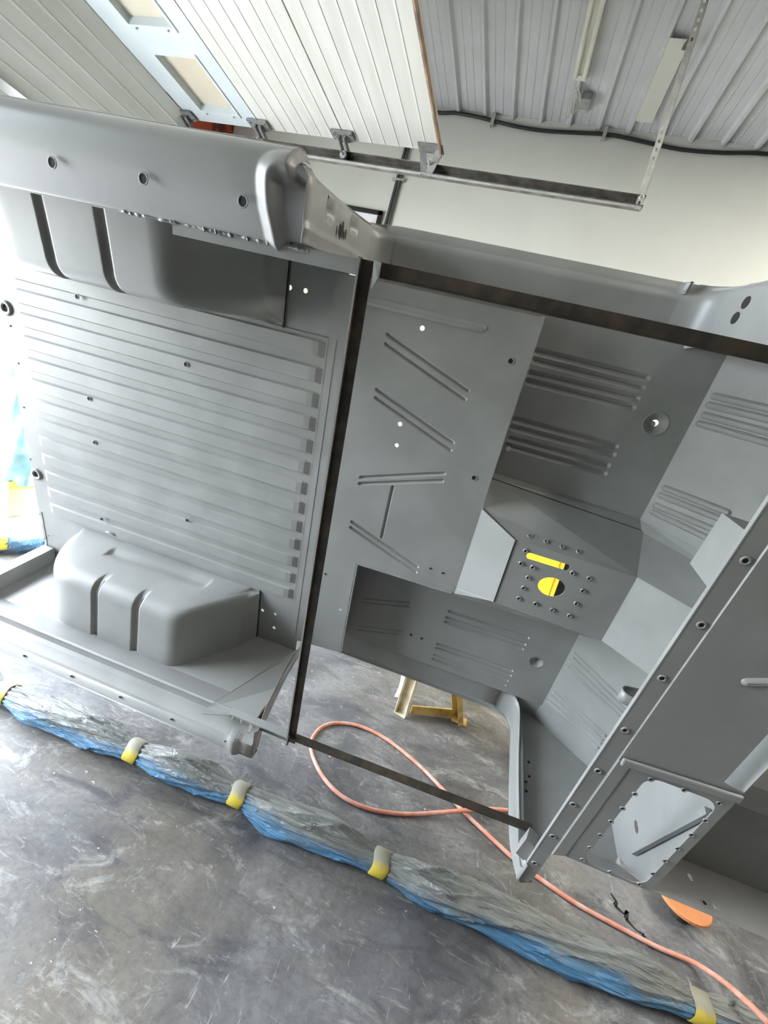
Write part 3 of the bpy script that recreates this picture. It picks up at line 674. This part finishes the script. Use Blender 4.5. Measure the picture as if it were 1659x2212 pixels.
b = tb(); b.quad((.172, .137, WT), (.486, .146, WT), (.488, .164, .012), (.064, .172, .004)); b.quad((.488, .164, .012), (.064, .172, .004), (.06, .20, -.001), (.488, .192, -.003)); b.quad((.06, .20, -.001), (.488, .192, -.003), (.488, .19, -.112), (.06, .19, -.112)); part(b, 'tunnel_side')
b = tb()
for a_, c_ in (((.166, -.076, WT+.0012), (.172, .137, WT+.0012)), ((.058, -.112, .003), (.166, -.076, WT+.001))): b.bar(a_, c_, .003, .0012)
part(b, 'tunnel_seam', 'void', 0, face=False)
for k, (u, v) in enumerate(nut):
    if k < 4: collar('threaded_insert', u, v, .060 - (-.076-v)*1.9 if v < -.076 else .060, (0, -.8, .6) if v < -.079 else (0, 0, 1), .0068, .0034, .0045)
    else: collar('threaded_insert', u, v, WT, (0, 0, 1), .0068, .0034, .0045)
# --- toe boards and firewall
TD = (.817, .577)
toe = lambda a, c, h: (.49+TD[0]*a-TD[1]*h, c, -.11+TD[1]*a+TD[0]*h)
ST = .272
r1 = [((0.0179,-0.5319), (0.1641,-0.5371)), ((0.0171,-0.5097), (0.166,-0.5162)), ((0.0179,-0.4839), (0.1712,-0.4885)), ((0.0176,-0.4621), (0.1731,-0.4669)), ((0.019,-0.28), (0.168,-0.2849)), ((0.0171,-0.2579), (0.1576,-0.2632)), ((0.019,-0.2271), (0.1592,-0.2312)), ((0.0195,-0.2068), (0.1562,-0.2057))]
def clampr(rs): return [(p, (min(q[0], ST-.015), p[1]+(q[1]-p[1])*(min(q[0], ST-.015)-p[0])/(q[0]-p[0]))) for p, q in rs]
b = tb(); plate(b, toe, [(0, -.65), (ST, -.66), (ST, -.155), (0, -.155)], [], [(*r, .009, -.006) for r in clampr(r1)]); part(b, 'driver_toe_board')
r2 = [((0.0148,0.3426), (0.2113,0.3739)), ((0.0172,0.3597), (0.2161,0.3964)), ((0.0152,0.3834), (0.218,0.4137)), ((0.0148,0.4059), (0.2199,0.4312)), ((0.0145,0.5163), (0.2068,0.5265)), ((0.0148,0.535), (0.2066,0.548)), ((0.0127,0.5615), (0.209,0.5641)), ((0.0138,0.5823), (0.2089,0.586))]
b = tb(); plate(b, toe, [(0, .187), (ST, .187), (ST, .70), (-.006, .70)], [], [(*r, .007, -.0045) for r in clampr(r2)]); part(b, 'passenger_toe_board')
ctoe = lambda a, c, h: (.486+TD[0]*a-TD[1]*h, c, WT+TD[1]*a+TD[0]*h)
b = tb(); plate(b, ctoe, [(0, -.076), (.28, -.076), (.28, .146), (0, .146)]); part(b, 'tunnel_toe_board', label='pale centre toe board above the tunnel')
b = tb(); b.quad(ctoe(0, -.076, 0), ctoe(.28, -.076, 0), toe(ST, -.135, .015), toe(-.004, -.150, .02)); b.quad(toe(ST, -.135, .015), toe(-.004, -.150, .02), toe(.0, -.172, .0015), toe(ST, -.165, .0015)); part(b, 'toe_gusset')
b = tb(); b.quad(ctoe(0, .146, 0), ctoe(.28, .146, 0), toe(ST, .176, .015), toe(.02, .170, .015)); b.quad(toe(ST, .176, .015), toe(.02, .170, .015), toe(0, .195, .0015), toe(ST, .20, .0015)); part(b, 'toe_gusset')
UF = .715
b = tb(); plate(b, lambda a, c, h: (UF-h, a, c), [(-.69, .04), (.69, .04), (.69, .27), (.56, .416), (-.56, .416), (-.69, .27)], [circle((0.5578,0.2641), .010, .018)]); part(b, 'firewall')
g0, g1 = (0.5806,0.3205), (0.2545,0.3976)
b = tb(); b.bar((.705, g0[0], g0[1]), (.705, g1[0], g1[1]), .016, .012, (1, 0, 0)); part(b, 'firewall_brace', 'primer', 0, face=False)
# cowl sides: kick panels
for s in (-1, 1):
    b = tb(); b.poly([(.418, s*.684, -.125), (.50, s*.684, -.125), (.72, s*.684, .045), (.72, s*.684, .30), (.50, s*.684, .30), (.484, s*.684, .413), (.434, s*.684, .413), (.419, s*.684, .28)])
    b.poly([(.50, s*.684, .30), (.72, s*.684, .30), (.72, s*.562, .416), (.50, s*.562, .416)]); part(b, 'kick_panel')
    b = tb(); b.hexa([(.417, s*.647, -.04), (.430, s*.647, -.04), (.430, s*.652, -.04), (.417, s*.652, -.04), (.421, s*.658, .385), (.437, s*.658, .385), (.437, s*.663, .385), (.421, s*.663, .385)]); part(b, 'pillar_flange', solid=0, face=False)
for px in ((0.4627,0.0864), (0.4634,0.1382), (0.4526,0.1621), (0.4537,0.1927)): collar('small_hole', px[0], .6835, px[1], (0, -1, 0), ro=.006, ri=.0045, h=.001)
def pill(w):
    Q = PATH[15:]
    for (u0, w0_), (u1, w1_) in zip(Q, Q[1:]):
        if w0_ <= w <= w1_: return u0+(u1-u0)*(w-w0_)/(w1_-w0_)
    return .42
for px in ((-0.7223,0.0438), (-0.6934,0.0307)):
    b = tb(); pts = circle(px, .012, .016, 16); b.poly([(pill(w)-.0006, v, w) for v, w in pts]); part(b, 'hinge_hole', 'void', .001)
# --- cowl top with rear flange, battery hatch and forward tray
WC = .4165
e = (0.6744,-0.0056)
b = tb(); plate(b, FL(.414), [(.444, -.76), (.480, -.76), (.480, .695), (.474, .736), (.444, .736)]); part(b, 'windscreen_flange', solid=.002)
b = tb(); b.quad((.4435, -.76, .4145), (.4435, .745, .4145), (.4445, .745, .403), (.4445, -.76, .403)); part(b, 'flange_edge', 'primer', .002, label='bright raw edge of the windscreen flange')
b = tb(); plate(b, FL(WC), [(.482, -.76), (.672, -.76), (.672, .142), (.716, .150), (.716, .170), (.482, .185)], [], [((.585, -.108), (.66, -.145), .010, -.006), ((.50, -.50), (.50, -.49), .004, -.001)]); part(b, 'cowl_top', solid=.002)
b = tb(); b.quad((.480, -.76, .414), (.480, .58, .414), (.482, .58, .4165), (.482, -.76, .4165)); part(b, 'cowl_step')
h0, h1, h2, h3 = (0.5531,0.2193), (0.6871,0.2041), (0.5525,0.5519), (0.6912,0.5365)
hx0, hx1, hy0, hy1 = (h0[0]+h2[0])/2-.004, (h1[0]+h3[0])/2+.006, (h0[1]+h1[1])/2-.012, (h2[1]+h3[1])/2+.010
b = tb(); plate(b, FL(.417), [(.508, .175), (.716, .175), (.716, .562), (.508, .562)], [rrect(hx0, hy0, hx1, hy1, .030, 6)]); hatch = part(b, 'hatch_rim', solid=.002, label='rectangular hatch opening rim with a row of threaded inserts')
b = tb(); plate(b, FL(.4185), [(.482, .185), (.508, .180), (.508, .562), (.482, .575)]); part(b, 'hatch_border', solid=.002)
b = tb(); b.bar((.484, .180, .423), (.716, .163, .423), .022, .008, (0, 0, 1)); part(b, 'hatch_ridge', solid=0, face=False, bevel=.004)
for px in ((0.466,-0.3314), (0.4663,-0.1915), (0.4622,-0.0537), (0.4596,0.1022), (0.4612,0.2416), (0.4571,0.3745), (0.4596,0.5128), (0.4601,0.644)): collar('threaded_insert', px[0], px[1], .4142, (0, 0, 1), .0085, .0045, .002)
for px in ((0.5568,0.2044), (0.6223,0.1988), (0.6926,0.1999), (0.6963,0.2612), (0.6948,0.3193), (0.6938,0.3779), (0.6922,0.4341), (0.6918,0.4932), (0.6859,0.5504), (0.6157,0.5512), (0.5467,0.5483), (0.5431,0.4938), (0.5446,0.4356), (0.545,0.3774), (0.5473,0.3213), (0.5494,0.2635)): collar('threaded_insert', px[0], px[1], .4172, (0, 0, 1), .0062, .0034, .002)
# forward tray seen over the front edge of the cowl
b = tb(); plate(b, lambda a, c, h: (a, .556-h, c), [(.718, .417), (1.35, .417), (1.35, .30), (.718, .30)], [circle((0.8303,0.3439), .006, .009), circle((0.8744,0.3907), .007, .010)]); part(b, 'tray_side')
for px in ((0.846,0.3955),): collar('small_hole', px[0], .555, px[1], (0, -1, 0), ro=.008, ri=.005, h=.002)
b = tb(); b.quad((.718, .556, .305), (1.35, .556, .305), (1.35, .25, .305), (.718, .25, .305)); part(b, 'tray_floor')
b = tb(); b.quad((.72, .285, .306), (1.35, .285, .306), (1.35, .262, .345), (.72, .262, .345)); b.quad((.72, .262, .345), (1.35, .262, .345), (1.35, .165, .372), (.72, .165, .372)); b.quad((.72, .165, .372), (1.35, .165, .372), (1.35, .02, .30), (.72, .02, .30)); part(b, 'tray_duct')
# brackets under the cowl
q = [(.50, *(-0.3429,0.2141)), (.50, *(-0.3498,0.3169)), (.50, *(-0.2187,0.3184)), (.50, *(-0.2163,0.2106))]
b = tb(); b.quad(*q); part(b, 'column_bracket', solid=.003, label='pale bracket plate below the cowl on the driver side')
b = tb(); b.quad(q[0], q[1], (.62, q[1][1], q[1][2]+.02), (.62, q[0][1], q[0][2]+.03)); b.quad(q[1], q[2], (.47, q[2][1], .40), (.47, q[1][1]+.01, .40)); part(b, 'column_bracket_flange', solid=.002)
b = tb(); cc = (0.1134,0.2901)
pr = [(.52, .055), (.50, .045)]+[(.497-.02*math.sin(math.radians(a)), .025-.02*math.cos(math.radians(a))+.0) for a in range(150, -1, -15)]+[(.52, .0)]
b.grid([[(u, cc[0]-.015, cc[1]-.016+w*.8) for u, w in pr], [(u, cc[0]+.015, cc[1]-.016+w*.8) for u, w in pr]], True); part(b, 'hose_clamp', solid=.002, label='small bent sheet clamp on the firewall')
b = tb(); q0, q1, q2, q3 = (0.4153,0.5776), (0.4452,0.5974), (0.4444,0.6737), (0.4114,0.6502)
b.add([(*q0, .405), (*q1, .405), (*q2, .405), (*q3, .405), (q0[0]+.01, q0[1], .37), (q1[0]+.01, q1[1], .37), (q2[0]+.01, q2[1], .37), (q3[0]+.01, q3[1], .37)], [(0, 1, 2, 3), (0, 4, 5, 1), (1, 5, 6, 2), (3, 7, 4, 0)]); part(b, 'pillar_bracket', solid=.002)
# --- temporary steel braces welded across the openings
WB = .354
b = tb(); b.add([(-.668, -.641, WB), (-.262, -.642, WB), (-.262, -.619, WB), (-.668, -.620, WB), (-.668, -.641, WB-.004), (-.262, -.642, WB-.004), (-.262, -.619, WB-.004), (-.668, -.620, WB-.004)], [(0, 1, 2, 3), (4, 7, 6, 5), (0, 4, 5, 1), (1, 5, 6, 2), (2, 6, 7, 3), (3, 7, 4, 0)])
b.box((-.668, -.620, WB-.020), (-.262, -.617, WB)); part(b, 'door_brace', 'primer', 0, face=False, label='upper side brace bar, painted rear half')
b = tb(); b.box((-.262, -.644, WB-.004), (1.05, -.622, WB)); b.box((-.262, -.624, WB-.022), (1.05, -.620, WB)); part(b, 'door_brace', 'steel', 0, face=False, label='upper side brace bar, bare dark front half')
for u in (-.60, -.575, -.545, -.51, -.47): 
    b = tb(); b.tube([(u, -.640, WB), (u+.004, -.633, WB+.004)], [.004, .002], 6); part(b, 'weld_spatter', 'primer', 0, face=False)
b = tb(); b.box((-.490, .636, WB-.004), (-.285, .668, WB)); b.box((-.490, .634, WB-.012), (-.285, .638, WB+.012)); part(b, 'door_brace', 'primer', 0, face=False, label='lower side brace bar, painted rear end')
b = tb(); b.add([(-.285, .634, WB-.012), (.44, .604, WB-.012), (.44, .608, WB-.012), (-.285, .638, WB-.012), (-.285, .634, WB+.012), (.44, .604, WB+.012), (.44, .608, WB+.012), (-.285, .638, WB+.012)], [(0, 3, 2, 1), (4, 5, 6, 7), (0, 1, 5, 4), (1, 2, 6, 5), (2, 3, 7, 6), (3, 0, 4, 7)])
b.add([(-.285, .636, WB-.012), (.44, .606, WB-.012), (.44, .630, WB-.012), (-.285, .662, WB-.012), (-.285, .636, WB-.008), (.44, .606, WB-.008), (.44, .630, WB-.008), (-.285, .662, WB-.008)], [(0, 3, 2, 1), (4, 5, 6, 7), (0, 1, 5, 4), (1, 2, 6, 5), (2, 3, 7, 6), (3, 0, 4, 7)]); part(b, 'door_brace', 'steel', 0, face=False, label='lower side brace bar, bare dark front half')
for px in ((-0.4739,0.6497), (-0.4433,0.6477), (-0.4125,0.652)):
    b = tb(); b.tube([(px[0], px[1]-.012, .362), (px[0], px[1]+.004, .366)], .004, 8); part(b, 'bolt', 'zinc', 0, face=False)
b = tb(); b.hexa([(-.2905, -.645, .352), (-.2875, -.645, .352), (-.2875, .680, .352), (-.2905, .690, .352), (-.2905, -.645, .366), (-.2875, -.645, .366), (-.2875, .668, .366), (-.2905, .668, .366)])
b.box((-.2885, -.643, .352), (-.267, .664, .3552)); br = part(b, 'cross_brace', 'steel', 0, face=False, label='rusty angle iron welded across the open tub')
b = tb(); b.box((-.2908, -.644, .3655), (-.2868, .664, .3670)); part(b, 'lit_edge', 'litedge', 0, face=False, parent=br, label='lit edge of the angle iron, brightness in its colour')
b = tb(); b.hexa([(-.262, -.645, .352), (-.252, -.643, .352), (-.252, -.618, .352), (-.262, -.600, .352), (-.262, -.645, .368), (-.252, -.643, .368), (-.252, -.618, .364), (-.262, -.60, .358)]); part(b, 'brace_tab', 'primer', 0, face=False)

# --- yellow steel column standing on the floor behind the tub
yc, (sx1, _), (sx0, _) = 3.40, (0.7241,0.7274), (0.6856,0.7248)
yb = tag(empty('yellow_column', (sx0-.15, yc+.06, 0)), 'upright yellow steel column seen through the openings of the tunnel cover', 'column')
b = MB(lambda x, y, z: (x-(sx0-.15), y-(yc+.06), z)); b.box((sx0-.30, yc, 0.012), (sx0, yc+.12, 1.75)); b.build('column_face', M['yellow'], yb)
b = MB(lambda x, y, z: (x-(sx0-.15), y-(yc+.06), z)); b.box((sx0, yc+.006, 0.012), (sx1, yc+.11, 1.75)); b.build('column_flange', M['yellow'], yb)
b = MB(lambda x, y, z: (x-(sx0-.15), y-(yc+.06), z)); b.box((sx1, yc+.05, 0.012), (sx1+.16, yc+.11, 1.75)); b.build('column_channel', M['black'], yb, label='black channel down the side of the yellow column')
b = MB(lambda x, y, z: (x-(sx0-.15), y-(yc+.06), z)); b.box((sx0-.34, yc-.04, 0), (sx1+.2, yc+.18, .012)); b.build('base_plate', M['yellow'], yb)

# ================================================================== FLOOR OBJECTS
wb = tag(empty('wrapped_beam', (.0, 1.345, 0)), 'floor beam wrapped in dusty blue plastic with yellow tape bands', 'wrapped beam')
cl = [(-2.7, 1.262), (-1.598, 1.295), (-.96, 1.318), (-.516, 1.346), (.052, 1.350), (1.106, 1.387), (1.9, 1.42)]
tapes = [-1.598, -.965, -.516, .052, 1.106]
def cline(x):
    for (a, ya), (c, yc) in zip(cl, cl[1:]):
        if a <= x <= c: return ya+(yc-ya)*(x-a)/(c-a)
    return cl[-1][1]
rows = []; nA = 120; x = -2.7; dust = []
seedp = [random.uniform(0, 6.28) for _ in range(12)]
while x < 1.9:
    d = min(abs(x-t) for t in tapes+[-2.3, 1.75]); bul = 1-math.exp(-(d/.11)**2)
    nxt = sorted(t for t in tapes+[-2.3, 1.75])
    row = []
    for k in range(nA):
        a = 2*math.pi*k/nA
        wr = .0040*math.sin(4*a+7*x+seedp[0])+.0032*math.sin(7*a-11*x+seedp[1])+.0022*math.sin(13*a+23*x+seedp[2])
        fold = .0055*math.sin(13*a+seedp[4]+14*x)*math.exp(-(d/.10)**2)*(1-math.exp(-(d/.045)**2))
        lump = .010*math.sin(6.3*x+seedp[7])*math.cos(a-1.2)+.007*math.sin(11*x+seedp[8]+a)
        cre = 0
        for q_, (tw, ph, am) in enumerate(((2.1, .1, .011), (-1.5, .45, .008), (3.4, .8, .009), (1.2, .3, .007))):
            z_ = ((a/(2*math.pi)*(3+q_)+tw*x+ph+.22*math.sin(5*x+q_*2)) % 1)-.5
            cre += am*math.exp(-abs(z_)*24)*(.35+.65*math.sin(9.7*x+q_*2.1)**2)
        r = .037+.020*bul+(wr*1.3+lump)*bul+fold+(cre-.004)*bul
        sag = .012*bul if math.sin(a) < 0 else 0
        yy, zz = r*1.05*math.cos(a), r*math.sin(a)
        row.append((x, cline(x)-1.345+yy, max(.002, .050+zz)))
        dust.append(.5+.5*math.sin(a)+.22*math.cos(a)+.10*math.sin(3*x+seedp[5]))
    rows.append(row); x += .007
b = MB(); b.grid(rows, True, True); wo = b.build('plastic_wrap', M['film'], wb)
at = wo.data.attributes.new('dust', 'FLOAT', 'POINT')
for i, d in enumerate(dust): at.data[i].value = max(0, min(1, d*.88-.14))
for t in tapes:
    rows = []
    for dx, rr in ((-.029, .0405), (-.026, .0425), (.024, .0425), (.029, .0405)):
        rows.append([(t+dx+.004*math.sin(3*a_*2*math.pi/28), cline(t)-1.345+rr*1.06*math.cos(a_*2*math.pi/28), max(.0015, .050+rr*math.sin(a_*2*math.pi/28))) for a_ in range(28)])
    b = MB(); b.grid(rows, True, True); tb_ = b.build('tape_band', M['dtape'], wb)
    at = tb_.data.attributes.new('dust', 'FLOAT', 'POINT')
    for i in range(len(tb_.data.vertices)):
        a_ = 2*math.pi*(i % 28)/28; at.data[i].value = max(0, min(1, .32+.5*math.sin(a_)+.25*math.cos(a_)))
# air hose
hz = .009
hp = [(*(1.0966,2.2407), hz), (*(0.8404,2.075), hz), (*(0.5721,1.9266), hz), (*(0.4571,1.8639), .014), (*(0.331,1.7718), .026), (*(0.2171,1.7077), .014), (*(0.0873,1.6331), hz), (*(-0.0442,1.5863), hz), (*(-0.1681,1.5841), hz), (*(-0.2818,1.6377), hz), (*(-0.3798,1.7381), hz), (*(-0.4138,1.8313), hz), (*(-0.3971,1.9344), hz), (*(-0.3329,2.0026), hz), (*(-0.2286,2.0406), hz), (*(-0.0843,2.0293), hz), (*(0.1039,1.9479), hz), (*(0.2424,1.8562), hz), (*(0.3344,1.7898), hz), (*(0.4391,1.7276), hz), (*(0.5666,1.659), hz), (*(0.678,1.6214), hz), (*(0.7952,1.5926), hz), (*(0.9255,1.5799), hz), (*(1.0665,1.5708), hz), (*(1.1836,1.5656), .02), (*(1.2216,1.494), .07), (*(1.2173,1.414), .125), (*(1.2386,1.3678), .142), (*(1.2962,1.3449), .12), (*(1.4251,1.3603), .03)]
b = MB(); b.tube(smooth_path(hp, 7), .0085, 10)
tag(b.build('air_hose', M['hose']), 'salmon red rubber air hose looped on the concrete floor', 'hose')
# worn yellow trestle stand under the tub
st = tag(empty('trestle_stand', (.12, 2.37, 0)), 'worn yellow steel trestle end standing on the floor behind the tub', 'stand')
f1, f2 = (-0.0569,2.3007), (0.2717,2.4531)
t1, t2 = (-0.059,2.3001), (0.1236,2.2141)
def chan(a, c, w, dp, toward, m, name):
    a, c = Vector(a)-Vector((.12, 2.37, 0)), Vector(c)-Vector((.12, 2.37, 0)); t = (c-a).normalized(); y = Vector(toward); y = (y-t*y.dot(t)).normalized(); x = t.cross(y)
    pr = [(-w/2, dp), (-w/2, 0), (w/2, 0), (w/2, dp)]
    rows = [[tuple(p+x*i+y*j) for i, j in pr] for p in (a, c)]
    b = MB(); b.grid(rows, False); b.poly([rows[0][k] for k in range(4)]); return b.build(name, m, st, solid=.004, recalc=False, bevel=.001)
chan((f1[0], f1[1], .002), (t1[0], t1[1], .52), .062, .035, (-.3, -1, .3), M['standw'], 'leg')
chan((f2[0], f2[1], .002), (t2[0], t2[1], .52), .075, .03, (-.8, -.6, 0), M['standy'], 'leg')
g1, g2 = (-0.0141,2.322), (0.2259,2.4525)
b = MB(); b.bar((g1[0]-.12, g1[1]-2.37, .032), (g2[0]-.12, g2[1]-2.37, .032), .012, .05); b.build('cross_bar', M['standy'], st)
b = MB(); b.box((f2[0]-.12-.05, f2[1]-2.37-.04, 0), (f2[0]-.12+.04, f2[1]-2.37+.03, .012)); b.build('foot_plate', M['standy'], st, bevel=.003)
b = MB(); b.bar((t1[0]-.12-.03, t1[1]-2.37, .53), (t2[0]-.12+.05, t2[1]-2.37, .53), .09, .03); b.build('top_bar', M['standy'], st)
s0, s1 = (-0.1166,2.4255), (-0.2402,2.6415)
pts = smooth_path([(s0[0], s0[1], .002), (s0[0]+.006, s0[1]+.05, .06), (s0[0]-.012, s0[1]+.09, .14), (s0[0]-.05, s0[1]+.11, .21)], 5)
b = MB(); b.grid([[tuple(p+Vector((-.016, 0, 0))) for p in pts], [tuple(p+Vector((.018, .006, 0))) for p in pts]], True)
tag(b.build('white_strip', M['whitep'], recalc=False, solid=.004), 'bent white plastic strip standing beside the yellow trestle', 'strip')
# orange lid
c0 = (1.2143,1.7664)
ol = tag(empty('orange_lid', (c0[0], c0[1], 0)), 'round orange lid on a low drum on the floor under the front of the tub', 'lid')
b = MB(); b.tube([(0, 0, .058), (0, 0, .06), (0, 0, .071), (0, 0, .073)], [.088, .091, .091, .088], 32, smooth=False); b.build('lid', M['orange'], ol)
b = MB(); b.tube([(0, 0, 0), (0, 0, .058)], .035, 20, smooth=True); b.build('drum', M['steel'], ol)
# crack in the slab
cr = [(0.9454,1.7212), (0.961,1.6929), (0.9487,1.6721), (0.9774,1.652), (0.9951,1.673), (0.9795,1.6356), (1.0093,1.6075), (1.0356,1.6035), (1.0216,1.5793), (1.0537,1.5614)]
b = MB(); L_ = [Vector((x, y, .0012)) for x, y in cr]
for i in range(len(L_)-1):
    d = (L_[i+1]-L_[i]).normalized(); nn = Vector((-d.y, d.x, 0)); wa, wc_ = .003+.005*((i*7) % 3)/2, .003+.005*(((i+1)*7) % 3)/2
    b.quad(tuple(L_[i]-nn*wa), tuple(L_[i+1]-nn*wc_), tuple(L_[i+1]+nn*wc_), tuple(L_[i]+nn*wa))
b.build('floor_crack', M['void'], bpy.data.objects['floor'])

# ---- outside the door: wrapped rear post, plank, wrapped foot
po = tag(empty('wrapped_post', (-3.72, 2.84, 0)), 'upright post wrapped in teal plastic and brown paper outside the open door', 'wrapped post')
b = MB(); b.box((-.15, -.13, 0), (.13, .13, .30)); b.build('paper_wrap', M['kraft'], po, bevel=.01)
b = MB(); b.box((-.154, -.134, .235), (.134, .134, .30)); b.build('tape_band', M['tape'], po, bevel=.01)
rows = []
for i in range(26):
    z = .27+.98*i/25; row = []
    for k in range(28):
        a = 2*math.pi*k/28; r = .135+.02*math.sin(3*a+5*z)+.014*math.sin(7*a-11*z)+.045*math.sin(3.2*z+.6)+(.03 if .35 < z < .55 else 0)
        row.append((r*math.cos(a)-.02, r*math.sin(a), z))
    rows.append(row)
b = MB(); b.grid(rows, True, True); b.poly(rows[-1]); fo = b.build('plastic_wrap', M['teal'], po)
at = fo.data.attributes.new('dust', 'FLOAT', 'POINT')
for i in range(len(fo.data.vertices)): at.data[i].value = .18+.25*math.sin(i*.37)*math.sin(i*.013)
b = MB(); b.bar((-3.66, 3.05, .56), (-2.9, 3.50, .56), .04, .10)
tag(b.build('wooden_plank', M['wood']), 'weathered wooden plank held out from the wrapped post', 'plank')
wf = tag(empty('wrapped_crossbeam', (-2.95, 2.30, 0)), 'short floor beam wrapped in blue plastic and yellow tape near the open door', 'wrapped beam')
pa = [Vector((-3.16, 1.98, .06)), Vector((-2.80, 2.50, .06))]
rows = []
for i in range(30):
    p = pa[0].lerp(pa[1], i/29); row = []
    for k in range(20):
        a = 2*math.pi*k/20; r = .055+.006*math.sin(4*a+i*.6)+.004*math.sin(9*a-i)
        row.append(tuple(p-Vector((-2.95, 2.30, 0))+Vector((.82*r*math.cos(a), -.57*r*math.cos(a), max(-.058, r*math.sin(a))))))
    rows.append(row)
b = MB(); b.grid(rows, True, True); b.poly(rows[0]); b.poly(rows[-1]); fo = b.build('plastic_wrap', M['film'], wf)
at = fo.data.attributes.new('dust', 'FLOAT', 'POINT')
for i in range(len(fo.data.vertices)): at.data[i].value = .15
b = MB(); b.grid(rows[6:17], True, True); b.v = [(x*1.0, y, z+.004) for x, y, z in b.v]; b.build('tape_band', M['tape'], wf)

# ---- unseen fill lamps, added along the ceiling to light the tub
def fill_lamp(x, y, power, lab):
    r = tag(empty('fill_tube_lamp', (x, y, ZC)), lab, 'lamp', 'added fill lamps along the ceiling')
    b = MB(); b.box((-.06, -1.2, -.05), (.06, 1.2, -.025)); b.build('tray', M['lampw'], r)
    ld = bpy.data.lights.new('fill_light', 'AREA'); ld.shape = 'RECTANGLE'; ld.size = .1; ld.size_y = 2.3; ld.energy = power; ld.color = (1, .96, .86)
    lo = bpy.data.objects.new('fill_light', ld); COL.objects.link(lo); lo.parent = r; lo.location = (0, 0, -.06)
fill_lamp(2.4, 2.3, 50, 'unseen fill lamp added on the ceiling beyond the front of the tub')
fill_lamp(1.3, -.9, 24, 'unseen tube lamp added on the ceiling above the camera')
fill_lamp(3.6, .5, 150, 'unseen fill lamp added on the ceiling towards the dark side wall')
